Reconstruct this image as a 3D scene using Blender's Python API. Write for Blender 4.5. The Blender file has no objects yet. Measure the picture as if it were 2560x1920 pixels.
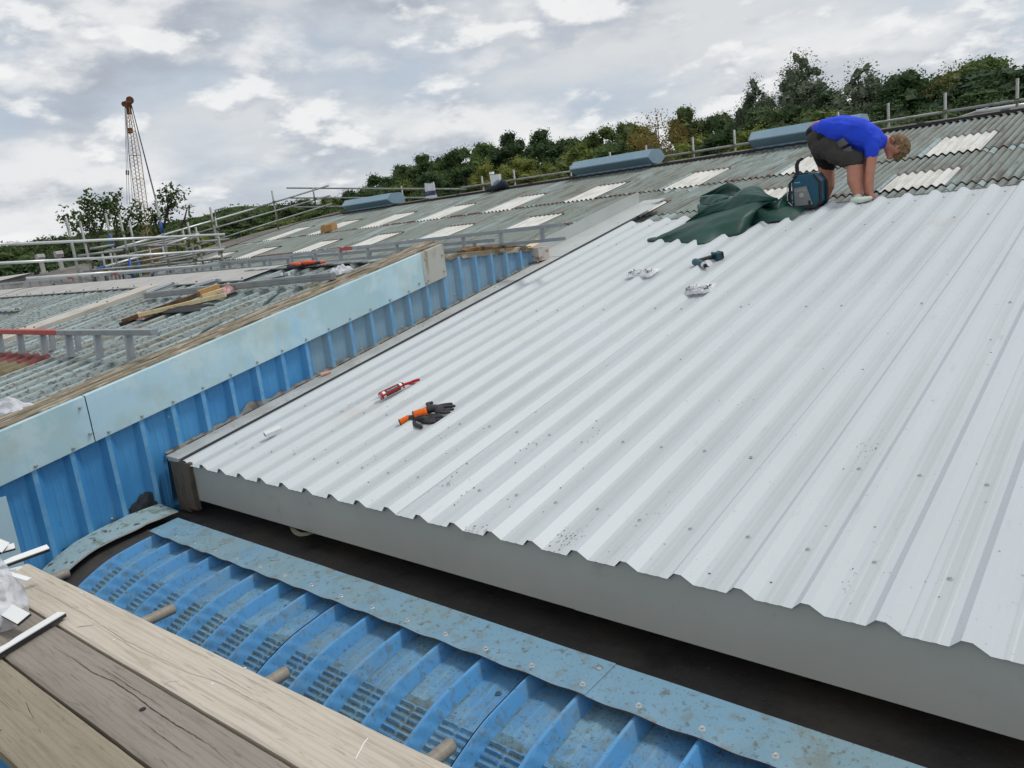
import bpy, math, random
from mathutils import Vector, Matrix, noise
V = Vector
R = math.radians
random.seed(7)
S = bpy.context.scene
C = S.collection

# ------------------------------------------------------------ camera
FPX, YAW, PITCH, ROLL = 1955.15, 0.7287, 0.2102, 0.1205      # focal length in photo pixels (2560 wide) and pose
r0 = V((math.cos(YAW), math.sin(YAW), 0))
fw = V((-math.sin(YAW)*math.cos(PITCH), math.cos(YAW)*math.cos(PITCH), -math.sin(PITCH)))
d0 = fw.cross(r0)
if d0.z > 0: d0 = -d0
rt = math.cos(ROLL)*r0 + math.sin(ROLL)*d0
dn = -math.sin(ROLL)*r0 + math.cos(ROLL)*d0
cd = bpy.data.cameras.new('camera')
cam = bpy.data.objects.new('camera', cd); C.objects.link(cam)
m = Matrix.Identity(4)
for i, col in enumerate((rt, -dn, -fw)):
    for k in range(3): m[k][i] = col[k]
cam.matrix_world = m
cd.sensor_width = 36; cd.lens = 36*FPX/2560
cd.clip_start = 0.05; cd.clip_end = 2000
S.camera = cam
S.render.resolution_x = 1024; S.render.resolution_y = 768

def ray(x, y): return (fw*FPX + rt*(x-1280) + dn*(y-960)).normalized()
def at(x, y, dist): return ray(x, y)*dist                     # a point seen there, that far away
def onx(x, y, X): d = ray(x, y); return d*(X/d.x)
def ony(x, y, Y): d = ray(x, y); return d*(Y/d.y)
def onz(x, y, Z): d = ray(x, y); return d*(Z/d.z)

# ------------------------------------------------------------ world, sun, exposure
SUN_EL, SUN_AZ = 60, 42            # azimuth measured from +Y towards +X
w = bpy.data.worlds.new('World'); S.world = w; w.use_nodes = True
nt = w.node_tree; nt.nodes.clear(); L = nt.links.new
def N(t, **k):
    n = nt.nodes.new(t)
    for a, b in k.items(): setattr(n, a, b)
    return n
def mth(op, a, b=None, c=None, clamp=False):
    n = N('ShaderNodeMath', operation=op); n.use_clamp = clamp
    for i, v in enumerate((a, b, c)):
        if v is None: continue
        if isinstance(v, (int, float)): n.inputs[i].default_value = v
        else: L(v, n.inputs[i])
    return n.outputs[0]
def mixc(f, a, b):
    n = N('ShaderNodeMix', data_type='RGBA')
    for i, v in ((0, f), (6, a), (7, b)):
        if isinstance(v, (int, float)): n.inputs[i].default_value = v
        elif isinstance(v, tuple): n.inputs[i].default_value = (*v, 1)
        else: L(v, n.inputs[i])
    return n.outputs[2]
sky = N('ShaderNodeTexSky'); sky.sky_type = 'NISHITA'; sky.sun_disc = False
sky.sun_elevation = R(SUN_EL); sky.sun_rotation = R(SUN_AZ); sky.air_density = 1.2; sky.dust_density = 2
tc = N('ShaderNodeTexCoord'); sep = N('ShaderNodeSeparateXYZ'); L(tc.outputs['Generated'], sep.inputs[0])
zz = mth('ADD', mth('MAXIMUM', sep.outputs[2], 0.0), 0.16)
def layer(off, scale, detail, rough, dist=0.0, sq=1.0):
    cmb = N('ShaderNodeCombineXYZ')
    L(mth('ADD', mth('DIVIDE', sep.outputs[0], zz), off[0]), cmb.inputs[0])
    L(mth('ADD', mth('DIVIDE', sep.outputs[1], zz), off[1]), cmb.inputs[1])
    L(mth('MULTIPLY', sep.outputs[2], sq), cmb.inputs[2])
    n = N('ShaderNodeTexNoise'); n.inputs['Scale'].default_value = scale; n.inputs['Detail'].default_value = detail
    n.inputs['Roughness'].default_value = rough; n.inputs['Distortion'].default_value = dist
    L(cmb.outputs[0], n.inputs['Vector']); return n.outputs[0]
def sm(v, a, b, lo=0.0, hi=1.0):
    n = N('ShaderNodeMapRange', interpolation_type='SMOOTHSTEP')
    n.inputs[1].default_value = a; n.inputs[2].default_value = b; n.inputs[3].default_value = lo; n.inputs[4].default_value = hi
    L(v, n.inputs[0]); return n.outputs[0]
high = layer((3.1, 1.7), 0.8, 6, 0.55)
def puffs(shift, scale, detail=9, off=(0, 0, 0)):
    cmb = N('ShaderNodeCombineXYZ'); L(mth('ADD', sep.outputs[0], off[0]), cmb.inputs[0]); L(mth('ADD', sep.outputs[1], off[1]), cmb.inputs[1])
    L(mth('MULTIPLY_ADD', sep.outputs[2], 2.3, shift+off[2]), cmb.inputs[2])
    n = N('ShaderNodeTexNoise'); n.inputs['Scale'].default_value = scale; n.inputs['Detail'].default_value = detail; n.inputs['Roughness'].default_value = 0.55
    L(cmb.outputs[0], n.inputs['Vector']); return n.outputs[0]
def cumulus(col, scale, lo, hi, off, amount, dark, bright, sh):
    a_ = puffs(0, scale, 10, off); b_ = puffs(sh, scale, 10, off)
    lit_ = sm(mth('SUBTRACT', a_, b_), -0.05, 0.085)
    return mixc(mth('MULTIPLY', sm(a_, lo, hi), amount), col, mixc(lit_, dark, bright))
veil = sm(high, 0.34, 0.64)
skyc = mixc(0.80, sky.outputs[0], (5.4, 6.2, 7.3))
base = mixc(veil, skyc, (7.2, 7.45, 7.7))
fin = cumulus(base, 3.2, 0.44, 0.60, (2.2, 5.1, 0.4), 0.95, (4.3, 4.75, 5.5), (8.6, 8.7, 8.8), 0.085)
fin = cumulus(fin, 7.0, 0.49, 0.59, (7.7, 1.3, 3.0), 0.85, (5.0, 5.45, 6.2), (9.4, 9.5, 9.5), 0.05)
bg = N('ShaderNodeBackground'); bg.inputs[1].default_value = 0.1; L(fin, bg.inputs[0])
wo = N('ShaderNodeOutputWorld'); L(bg.outputs[0], wo.inputs[0])

sl = bpy.data.lights.new('sun', 'SUN'); sl.energy = 1.6; sl.angle = R(11); sl.color = (1, 0.95, 0.88)
so = bpy.data.objects.new('sun', sl); C.objects.link(so)
sd = V((math.sin(R(SUN_AZ))*math.cos(R(SUN_EL)), math.cos(R(SUN_AZ))*math.cos(R(SUN_EL)), math.sin(R(SUN_EL))))
so.rotation_euler = sd.to_track_quat('Z', 'Y').to_euler(); so.location = sd*50
S.view_settings.view_transform = 'Standard'; S.view_settings.look = 'None'
S.view_settings.exposure = -0.06; S.view_settings.gamma = 1.0
S.render.engine = 'CYCLES'

# ------------------------------------------------------------ materials
def srgb(r, g, b):
    f = lambda c: (c/12.92 if c <= 0.04045 else ((c+0.055)/1.055)**2.4)
    return (f(r/255), f(g/255), f(b/255))
def mat(name, base, layers=(), rough=0.6, metal=0.0, bump=0.0, bscale=40, vec=(1, 1, 1), rand=0.0, transl=0.0, alpha=1.0, trans=0.0, bvec=None):
    """layers: (colour, scale, lo, hi, amount[, (sx,sy,sz)[, detail]]) noise stains laid one over another"""
    m = bpy.data.materials.new(name); m.use_nodes = True
    t = m.node_tree; t.nodes.clear(); Lk = t.links.new
    o = t.nodes.new('ShaderNodeOutputMaterial'); p = t.nodes.new('ShaderNodeBsdfPrincipled')
    tc = t.nodes.new('ShaderNodeTexCoord')
    def nz(scale, v, detail=6, rough=0.6):
        mp = t.nodes.new('ShaderNodeMapping'); mp.inputs['Scale'].default_value = v
        mp.inputs['Location'].default_value = (random.random()*9, random.random()*9, random.random()*9)
        Lk(tc.outputs['Object'], mp.inputs['Vector'])
        n = t.nodes.new('ShaderNodeTexNoise'); n.inputs['Scale'].default_value = scale
        n.inputs['Detail'].default_value = detail; n.inputs['Roughness'].default_value = rough
        Lk(mp.outputs[0], n.inputs['Vector']); return n.outputs[0]
    cur = None
    for ly in layers:
        colr, sc, lo, hi, am = ly[:5]
        v = ly[5] if len(ly) > 5 else vec
        dt = ly[6] if len(ly) > 6 else 6
        mr = t.nodes.new('ShaderNodeMapRange'); mr.interpolation_type = 'SMOOTHSTEP'
        mr.inputs[1].default_value = lo; mr.inputs[2].default_value = hi; mr.inputs[3].default_value = 0; mr.inputs[4].default_value = am
        Lk(nz(sc, v, dt), mr.inputs[0])
        mx = t.nodes.new('ShaderNodeMix'); mx.data_type = 'RGBA'
        if cur is None: mx.inputs[6].default_value = (*base, 1)
        else: Lk(cur, mx.inputs[6])
        mx.inputs[7].default_value = (*colr, 1); Lk(mr.outputs[0], mx.inputs[0]); cur = mx.outputs[2]
    if rand:
        oi = t.nodes.new('ShaderNodeObjectInfo'); hs = t.nodes.new('ShaderNodeHueSaturation')
        a = t.nodes.new('ShaderNodeMath'); a.operation = 'MULTIPLY_ADD'; a.inputs[1].default_value = rand*1.6; a.inputs[2].default_value = 1-rand*0.8
        Lk(oi.outputs['Random'], a.inputs[0]); Lk(a.outputs[0], hs.inputs['Value'])
        b = t.nodes.new('ShaderNodeMath'); b.operation = 'MULTIPLY_ADD'; b.inputs[1].default_value = -0.05*rand/0.4; b.inputs[2].default_value = 0.5+0.03*rand/0.4
        Lk(oi.outputs['Random'], b.inputs[0]); Lk(b.outputs[0], hs.inputs['Hue'])
        if cur is None: hs.inputs['Color'].default_value = (*base, 1)
        else: Lk(cur, hs.inputs['Color'])
        cur = hs.outputs[0]
    if cur is None: p.inputs['Base Color'].default_value = (*base, 1)
    else: Lk(cur, p.inputs['Base Color'])
    p.inputs['Roughness'].default_value = rough; p.inputs['Metallic'].default_value = metal
    if alpha < 1: p.inputs['Alpha'].default_value = alpha
    if trans: p.inputs['Transmission Weight'].default_value = trans
    if bump:
        bp = t.nodes.new('ShaderNodeBump'); bp.inputs['Strength'].default_value = bump; bp.inputs['Distance'].default_value = 0.01
        Lk(nz(bscale, bvec or vec, 5), bp.inputs['Height']); Lk(bp.outputs[0], p.inputs['Normal'])
    out = p.outputs[0]
    if transl:
        tr = t.nodes.new('ShaderNodeBsdfTranslucent'); ms = t.nodes.new('ShaderNodeMixShader'); ms.inputs[0].default_value = transl
        if cur is not None: Lk(cur, tr.inputs[0])
        else: tr.inputs[0].default_value = (*base, 1)
        Lk(out, ms.inputs[1]); Lk(tr.outputs[0], ms.inputs[2]); out = ms.outputs[0]
    Lk(out, o.inputs[0]); return m

grime = srgb(128, 120, 108)
M = {}
def bandmix(m, colour, axis, pairs, soft=0.02, amount=1.0):
    """paints bands across a material, where the thing itself changes colour: pairs = (lo, hi) along an axis"""
    t = m.node_tree; p = [n for n in t.nodes if n.type == 'BSDF_PRINCIPLED'][0]; Lk = t.links.new
    tc = t.nodes.new('ShaderNodeTexCoord'); sp = t.nodes.new('ShaderNodeSeparateXYZ'); Lk(tc.outputs['Object'], sp.inputs[0])
    src = sp.outputs['XYZ'.index(axis)]
    for lo, hi in pairs:
        a = t.nodes.new('ShaderNodeMapRange'); a.inputs[1].default_value = lo-soft; a.inputs[2].default_value = lo+soft; Lk(src, a.inputs[0])
        b = t.nodes.new('ShaderNodeMapRange'); b.inputs[1].default_value = hi-soft; b.inputs[2].default_value = hi+soft; b.inputs[3].default_value = 1; b.inputs[4].default_value = 0; Lk(src, b.inputs[0])
        mu = t.nodes.new('ShaderNodeMath'); mu.operation = 'MULTIPLY'; Lk(a.outputs[0], mu.inputs[0]); Lk(b.outputs[0], mu.inputs[1])
        m2 = t.nodes.new('ShaderNodeMath'); m2.operation = 'MULTIPLY'; Lk(mu.outputs[0], m2.inputs[0]); m2.inputs[1].default_value = amount
        mx = t.nodes.new('ShaderNodeMix'); mx.data_type = 'RGBA'; mx.inputs[7].default_value = (*colour, 1)
        src_l = p.inputs['Base Color'].links
        if src_l: Lk(src_l[0].from_socket, mx.inputs[6])
        else: mx.inputs[6].default_value = p.inputs['Base Color'].default_value
        Lk(m2.outputs[0], mx.inputs[0]); Lk(mx.outputs[2], p.inputs['Base Color'])
    return m
M['white'] = mat('white_coated_steel', (0.535, 0.58, 0.60), [((0.50, 0.54, 0.56), 1.3, 0.4, 0.7, 0.4), (grime, 9, 0.62, 0.76, 0.22, (3, 0.5, 1)), (srgb(176, 164, 148), 1.1, 0.60, 0.74, 0.35), (srgb(120, 110, 98), 60, 0.66, 0.72, 0.35), (srgb(110, 104, 96), 38, 0.67, 0.73, 0.5), (srgb(70, 62, 55), 21, 0.735, 0.76, 0.8)], rough=0.45, bump=0.04, bscale=9)
M['flash_grey'] = mat('pale_grey_flashing', srgb(196, 198, 194), [(srgb(150, 150, 142), 3, 0.4, 0.7, 0.6), (srgb(105, 96, 84), 26, 0.62, 0.72, 0.6), (srgb(90, 80, 66), 6, 0.62, 0.75, 0.5)], rough=0.5)
M['upstand'] = mat('new_grey_steel', srgb(186, 190, 188), [(srgb(172, 176, 174), 4, 0.4, 0.7, 0.5)], rough=0.45)
M['fascia'] = mat('grey_coated_steel', srgb(175, 175, 169), [(srgb(160, 161, 155), 1.6, 0.35, 0.7, 0.6), (srgb(122, 120, 112), 9, 0.62, 0.75, 0.25)], rough=0.5)
M['under'] = mat('painted_shadow', (0.03, 0.03, 0.03), rough=0.8)
M['screw_grey'] = mat('coated_screw_head', srgb(178, 186, 188), rough=0.4)
M['screw'] = mat('zinc_screw', srgb(190, 188, 180), [(srgb(110, 105, 95), 90, 0.45, 0.7, 0.7)], rough=0.4, metal=0.7)
M['membrane'] = mat('black_roof_membrane', (0.045, 0.042, 0.039), [((0.085, 0.070, 0.054), 2.5, 0.45, 0.7, 0.8), ((0.09, 0.08, 0.07), 45, 0.60, 0.72, 0.7), ((0.018, 0.018, 0.019), 5, 0.5, 0.7, 0.8)], rough=0.65, bump=0.5, bscale=14)
M['old'] = mat('weathered_fibre_cement', srgb(128, 136, 130), [(srgb(150, 168, 168), 1.1, 0.50, 0.68, 0.75, (1.6, 0.5, 1)), (srgb(98, 90, 80), 3.2, 0.46, 0.66, 0.75, (4, 0.5, 1)), (srgb(74, 70, 64), 30, 0.58, 0.70, 0.6), (srgb(84, 96, 78), 2.0, 0.55, 0.72, 0.5), (srgb(170, 178, 172), 14, 0.64, 0.76, 0.5, (3, 0.4, 1))], rough=0.9, bump=0.3, bscale=60)
M['lap'] = mat('rusty_lap_paint', srgb(122, 78, 68), [(srgb(90, 74, 66), 20, 0.4, 0.7, 0.8)], rough=0.9)
M['lapedge'] = mat('brown_lap_edge', srgb(96, 84, 78), rough=0.9)
M['stain'] = mat('pale_blue_runoff', srgb(154, 172, 174), [(srgb(130, 142, 138), 14, 0.45, 0.65, 0.8)], rough=0.85)
M['light'] = mat('translucent_rooflight', srgb(216, 215, 209), [(srgb(182, 180, 168), 5, 0.42, 0.66, 0.8, (4, 0.4, 1)), (srgb(150, 150, 132), 9, 0.6, 0.75, 0.5, (6, 0.4, 1))], rough=0.4)
M['oldL'] = mat('lichen_covered_sheet', srgb(140, 152, 152), [(srgb(120, 132, 130), 1.6, 0.42, 0.66, 0.7, (2, 0.5, 1)), (srgb(118, 112, 90), 2.0, 0.50, 0.66, 0.8, (2.4, 0.4, 1)), (srgb(100, 102, 94), 40, 0.55, 0.62, 0.65), (srgb(66, 64, 60), 70, 0.63, 0.67, 0.8), (srgb(98, 66, 58), 30, 0.69, 0.72, 0.8), (srgb(176, 198, 202), 40, 0.66, 0.74, 0.5)], rough=0.9, bump=0.35, bscale=50)
M['ridgeL'] = mat('pale_ridge_capping', srgb(178, 176, 172), [(srgb(158, 156, 152), 8, 0.45, 0.65, 0.6), (srgb(120, 116, 106), 30, 0.62, 0.74, 0.5)], rough=0.85)
M['cream'] = mat('cream_flat_sheet', srgb(192, 188, 178), [(srgb(166, 160, 146), 5, 0.45, 0.68, 0.7)], rough=0.8)
M['mossy'] = mat('mossy_board', srgb(132, 121, 102), [(srgb(186, 178, 160), 12, 0.50, 0.60, 0.9, (3, 0.5, 1)), (srgb(88, 76, 58), 9, 0.50, 0.62, 0.9, (3, 0.5, 1)), (srgb(112, 112, 86), 5, 0.55, 0.7, 0.6)], rough=0.95, bump=0.8, bscale=60)
M['barge'] = mat('faded_pale_blue_paint', srgb(182, 214, 228), [(srgb(170, 200, 206), 2.2, 0.42, 0.58, 0.85), (srgb(198, 220, 224), 3.6, 0.52, 0.64, 0.7), (srgb(176, 194, 188), 2.6, 0.52, 0.70, 0.7), (srgb(158, 204, 230), 3.0, 0.55, 0.68, 0.7, (1, 2.5, 0.6)), (srgb(168, 200, 204), 5, 0.60, 0.72, 0.5, (1, 3, .5)), (srgb(108, 120, 110), 45, 0.70, 0.76, 0.6)], rough=0.5)
M['bargecream'] = mat('bare_cream_flashing', srgb(178, 178, 168), [(srgb(120, 110, 84), 4, 0.52, 0.72, 0.8, (1, 2.5, 0.7)), (srgb(150, 160, 158), 8, 0.5, 0.7, 0.5)], rough=0.6)
M['blue'] = mat('blue_coated_steel', srgb(74, 148, 202), [(srgb(58, 130, 188), 1.7, 0.45, 0.65, 0.7), (srgb(96, 156, 196), 3, 0.60, 0.75, 0.45, (1, 2, .4)), (srgb(38, 88, 130), 22, 0.68, 0.74, 0.55), (srgb(120, 150, 168), 50, 0.70, 0.76, 0.5)], rough=0.45)
M['bluerib'] = mat('worn_blue_rib_edge', srgb(106, 162, 202), [(srgb(84, 148, 198), 9, 0.42, 0.62, 0.8), (srgb(142, 168, 182), 24, 0.56, 0.7, 0.7)], rough=0.5)
M['bluefade'] = mat('faded_grey_blue_paint', srgb(128, 158, 178), [(srgb(104, 146, 182), 2.2, 0.45, 0.65, 0.8, (1, 2, .4)), (srgb(140, 160, 168), 4, 0.55, 0.7, 0.6, (1, 2, .4)), (srgb(96, 92, 84), 16, 0.66, 0.76, 0.5)], rough=0.5)
M['barrel'] = mat('mossy_blue_steel', srgb(98, 146, 178), [(srgb(112, 134, 140), 2.6, 0.46, 0.64, 0.65), (srgb(70, 136, 190), 2.2, 0.42, 0.62, 0.6), (srgb(122, 158, 176), 3.4, 0.46, 0.64, 0.75), (srgb(104, 120, 118), 34, 0.48, 0.66, 0.6), (srgb(96, 90, 68), 17, 0.60, 0.78, 0.55), (srgb(60, 68, 66), 85, 0.56, 0.68, 0.65)], rough=0.6, bump=0.35, bscale=90)
M['bcrest'] = mat('rubbed_blue_crest', srgb(84, 150, 202), [(srgb(112, 150, 176), 6, 0.5, 0.66, 0.7), (srgb(98, 116, 122), 28, 0.52, 0.68, 0.65), (srgb(74, 78, 72), 80, 0.60, 0.68, 0.6)], rough=0.5)
M['barreldirt'] = mat('dirt_caked_blue_steel', srgb(96, 132, 150), [(srgb(104, 98, 76), 9, 0.46, 0.66, 0.65), (srgb(72, 78, 74), 50, 0.50, 0.66, 0.6), (srgb(84, 142, 182), 13, 0.55, 0.66, 0.7)], rough=0.9, bump=0.5, bscale=90)
M['topflash'] = mat('mossy_blue_flashing', srgb(112, 150, 172), [(srgb(120, 146, 154), 2.0, 0.40, 0.62, 0.8), (srgb(94, 142, 180), 2.6, 0.58, 0.72, 0.6), (srgb(112, 116, 102), 13, 0.50, 0.70, 0.6), (srgb(88, 84, 66), 36, 0.56, 0.70, 0.75), (srgb(74, 62, 50), 90, 0.60, 0.68, 0.6), (srgb(150, 168, 168), 50, 0.66, 0.74, 0.6)], rough=0.6, bump=0.2, bscale=70)
M['apron'] = mat('lichen_green_flashing', srgb(148, 172, 178), [(srgb(110, 128, 116), 12, 0.48, 0.62, 0.9), (srgb(60, 60, 52), 24, 0.58, 0.66, 0.9)], rough=0.8, bump=0.5, bscale=60)
M['trim'] = mat('pale_blue_corner_trim', srgb(176, 204, 216), [(srgb(160, 190, 200), 3, 0.4, 0.7, 0.5)], rough=0.5)
M['rust'] = mat('rusty_edge', srgb(120, 72, 50), rough=0.9)
M['brownwood'] = mat('stained_timber', srgb(98, 88, 76), [(srgb(64, 58, 50), 7, 0.45, 0.65, 0.9, (4, 4, .7)), (srgb(128, 120, 104), 14, 0.55, 0.7, 0.6, (5, 5, .6))], rough=0.85, bump=0.4, bscale=40)
def wood(name, c, c2, c3, crack):
    m = mat(name, c, [(c2, 1.6, 0.38, 0.66, 0.8, (0.5, 3, 3)), (c3, 7, 0.5, 0.70, 0.50, (0.35, 7, 7)), (crack, 5, 0.66, 0.70, 0.45, (0.35, 11, 4), 3), (c3, 26, 0.58, 0.7, 0.6, (0.4, 4, 4)), (crack, 30, 0.71, 0.73, 0.7, (0.6, 1.2, 1))], rough=0.9, bump=0.35, bscale=12, bvec=(0.5, 10, 10))
    t = m.node_tree; p = [n for n in t.nodes if n.type == 'BSDF_PRINCIPLED'][0]
    tc = t.nodes.new('ShaderNodeTexCoord'); mp = t.nodes.new('ShaderNodeMapping'); mp.inputs['Scale'].default_value = (0.55, 7.5, 7.5)
    t.links.new(tc.outputs['Object'], mp.inputs[0])
    wv = t.nodes.new('ShaderNodeTexWave'); wv.wave_type = 'RINGS'; wv.inputs['Scale'].default_value = 2.2; wv.inputs['Distortion'].default_value = 5.5; wv.inputs['Detail'].default_value = 3; wv.inputs['Detail Scale'].default_value = 1.2
    t.links.new(mp.outputs[0], wv.inputs[0])
    mr = t.nodes.new('ShaderNodeMapRange'); mr.inputs[1].default_value = 0.72; mr.inputs[2].default_value = 1.0; mr.inputs[3].default_value = 0; mr.inputs[4].default_value = 0.20
    t.links.new(wv.outputs[1], mr.inputs[0])
    mx = t.nodes.new('ShaderNodeMix'); mx.data_type = 'RGBA'; mx.inputs[7].default_value = (*c3, 1)
    t.links.new(p.inputs['Base Color'].links[0].from_socket, mx.inputs[6]); t.links.new(mr.outputs[0], mx.inputs[0]); t.links.new(mx.outputs[2], p.inputs['Base Color'])
    return m
M['board1'] = wood('pale_scaffold_board', srgb(198, 189, 174), srgb(180, 171, 156), srgb(152, 140, 122), srgb(84, 72, 58))
M['board2'] = wood('grey_scaffold_board', srgb(146, 138, 128), srgb(128, 120, 110), srgb(104, 95, 84), srgb(52, 44, 36))
M['board3'] = wood('tan_scaffold_board', srgb(150, 141, 122), srgb(130, 121, 104), srgb(108, 96, 76), srgb(60, 50, 38))
M['crack'] = mat('dark_crack', srgb(58, 48, 40), rough=1)
M['grainline'] = mat('grain_line', srgb(146, 130, 108), rough=1)
M['pine'] = mat('fresh_pine', srgb(226, 206, 164), [(srgb(196, 168, 120), 6, 0.5, 0.7, 0.7, (1, 5, 5))], rough=0.8)
M['oldpine'] = mat('dark_old_timber', srgb(112, 84, 56), [(srgb(62, 48, 36), 6, 0.45, 0.65, 0.8), (srgb(168, 124, 76), 5, 0.62, 0.72, 0.8)], rough=0.9)
M['galv'] = mat('galvanised_tube', srgb(152, 155, 152), [(srgb(116, 116, 108), 8, 0.45, 0.66, 0.7), (srgb(112, 100, 80), 20, 0.60, 0.72, 0.6)], rough=0.5, metal=0.25)
M['galvdull'] = mat('dull_scaffold_tube', srgb(150, 144, 134), [(srgb(116, 108, 98), 12, 0.42, 0.64, 0.8), (srgb(104, 80, 62), 9, 0.60, 0.74, 0.5)], rough=0.6, metal=0.15)
M['galvw'] = mat('white_metal_tube', srgb(214, 218, 218), [(srgb(176, 178, 174), 8, 0.5, 0.7, 0.5)], rough=0.35, metal=0.3)
M['alu'] = mat('mill_aluminium', srgb(158, 164, 168), [(srgb(132, 140, 148), 7, 0.45, 0.7, 0.6)], rough=0.4, metal=0.6)
M['redtape'] = mat('red_paint', srgb(176, 78, 72), [(srgb(160, 60, 56), 20, 0.5, 0.7, 0.6)], rough=0.6)
M['bluepaint'] = mat('blue_paint', srgb(40, 84, 160), rough=0.5)
M['coupler'] = mat('rusty_coupler', srgb(108, 112, 78), [(srgb(80, 60, 44), 30, 0.4, 0.7, 0.7)], rough=0.8, metal=0.2)
M['vent'] = mat('painted_ventilator', srgb(124, 152, 168), [(srgb(146, 168, 178), 2, 0.45, 0.7, 0.6), (srgb(170, 182, 186), 14, 0.64, 0.74, 0.6), (srgb(96, 110, 116), 5, 0.6, 0.75, 0.5)], rough=0.5)
M['black'] = mat('black_rubber', (0.012, 0.012, 0.013), [((0.03, 0.03, 0.032), 30, 0.4, 0.7, 0.7)], rough=0.7)
M['glove'] = mat('dipped_glove_black', (0.022, 0.023, 0.026), [((0.045, 0.047, 0.052), 60, 0.4, 0.7, 0.8)], rough=0.6, bump=0.3, bscale=200)
M['orange'] = mat('orange_knit', srgb(244, 112, 30), [(srgb(216, 88, 20), 90, 0.4, 0.7, 0.6)], rough=0.85, bump=0.3, bscale=250)
M['orange2'] = mat('bright_orange', srgb(236, 92, 52), rough=0.8)
M['gunred'] = mat('red_enamel', srgb(176, 30, 36), [(srgb(120, 20, 26), 30, 0.55, 0.7, 0.6)], rough=0.35)
M['plastic_white'] = mat('white_plastic', srgb(232, 234, 232), rough=0.4)
M['plastic_black'] = mat('black_plastic', (0.015, 0.016, 0.02), rough=0.4)
M['teal'] = mat('teal_plastic', srgb(6, 78, 104), [(srgb(10, 92, 118), 6, 0.45, 0.7, 0.5)], rough=0.4)
M['toolteal'] = mat('dark_teal_plastic', srgb(16, 70, 84), rough=0.45)
M['silver'] = mat('silver_plastic', srgb(132, 134, 134), rough=0.4, metal=0.3)
M['chrome'] = mat('bright_metal', srgb(210, 210, 206), rough=0.2, metal=0.9)
M['skin'] = mat('skin', srgb(186, 128, 106), [(srgb(200, 140, 118), 12, 0.4, 0.7, 0.6), (srgb(164, 98, 82), 5, 0.55, 0.75, 0.5)], rough=0.55)
M['shirt'] = mat('royal_blue_cotton', (0.012, 0.060, 0.66), [((0.006, 0.03, 0.46), 6, 0.5, 0.72, 0.6)], rough=0.85, bump=0.5, bscale=14)
M['shorts'] = mat('charcoal_canvas', srgb(62, 60, 56), [(srgb(48, 46, 43), 7, 0.45, 0.7, 0.7)], rough=0.9, bump=0.4, bscale=16)
M['shortsblk'] = mat('black_and_shaded_canvas', srgb(24, 24, 25), rough=0.9, bump=0.4, bscale=16)  # true black of the waistband, also painted shade on the far shorts leg
M['pocket'] = mat('light_grey_canvas', srgb(90, 90, 92), rough=0.9)
M['hair'] = mat('sandy_hair', srgb(140, 112, 76), [(srgb(84, 62, 42), 40, 0.4, 0.62, 0.8), (srgb(160, 130, 90), 60, 0.55, 0.7, 0.7)], rough=0.7, bump=1.0, bscale=120)
M['tarp'] = mat('green_tarpaulin', srgb(10, 66, 54), [(srgb(6, 46, 40), 3, 0.45, 0.7, 0.7), (srgb(52, 78, 62), 9, 0.62, 0.78, 0.4)], rough=0.5, bump=0.12, bscale=5)
M['poly'] = mat('clear_polythene', srgb(226, 228, 236), [(srgb(250, 250, 255), 18, 0.5, 0.7, 0.8)], rough=0.25, alpha=0.55, bump=1.0, bscale=20)
M['polyclear'] = mat('shiny_polythene', srgb(240, 242, 250), [(srgb(255, 255, 255), 18, 0.5, 0.7, 0.8)], rough=0.12, alpha=0.62, bump=1.0, bscale=30)
M['polymilk'] = mat('milky_polythene', srgb(214, 216, 222), [(srgb(240, 240, 244), 14, 0.5, 0.7, 0.8)], rough=0.3, alpha=0.85, bump=0.8, bscale=22)
M['foil'] = mat('pink_insulation_foil', srgb(208, 168, 166), [(srgb(120, 90, 88), 12, 0.45, 0.6, 0.8)], rough=0.6)
M['paper'] = mat('brown_paper', srgb(184, 146, 100), [(srgb(150, 116, 78), 8, 0.45, 0.7, 0.6)], rough=0.9)
M['copper'] = mat('pink_tape_roll', srgb(220, 170, 156), rough=0.6)
M['ground'] = mat('rough_grass_ground', (0.045, 0.06, 0.025), [((0.09, 0.085, 0.05), 0.15, 0.45, 0.65, 0.8), ((0.03, 0.04, 0.02), 0.8, 0.5, 0.7, 0.6)], rough=1.0)
M['farroof'] = mat('brown_grey_felt_roof', srgb(112, 106, 102), [(srgb(88, 82, 78), 0.9, 0.45, 0.65, 0.8), (srgb(128, 122, 116), 4, 0.55, 0.72, 0.6)], rough=0.95)
M['wallbrick'] = mat('brown_brick', srgb(120, 92, 74), [(srgb(98, 74, 60), 4, 0.45, 0.7, 0.8)], rough=0.9)
M['bark'] = mat('bark', (0.09, 0.075, 0.055), [((0.05, 0.042, 0.03), 8, 0.45, 0.65, 0.8, (1, 1, .3))], rough=1.0)
M['palebark'] = mat('pale_branches', (0.22, 0.18, 0.12), rough=1.0)
G1 = dict(rough=0.75, rand=0.4, transl=0.3)
M['leaf'] = mat('green_foliage', (0.109, 0.167, 0.039), [((0.051, 0.087, 0.025), 0.35, 0.42, 0.62, 0.8), ((0.189, 0.225, 0.047), 0.8, 0.55, 0.7, 0.6)], **G1)
M['leafd'] = mat('dark_foliage', (0.065, 0.113, 0.036), [((0.035, 0.061, 0.023), 0.4, 0.42, 0.62, 0.8), ((0.109, 0.152, 0.041), 0.9, 0.55, 0.7, 0.6)], **G1)
M['leafy'] = mat('yellow_green_foliage', (0.217, 0.246, 0.047), [((0.109, 0.145, 0.033), 0.5, 0.42, 0.62, 0.8), ((0.319, 0.290, 0.055), 0.9, 0.58, 0.7, 0.6)], **G1)
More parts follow.
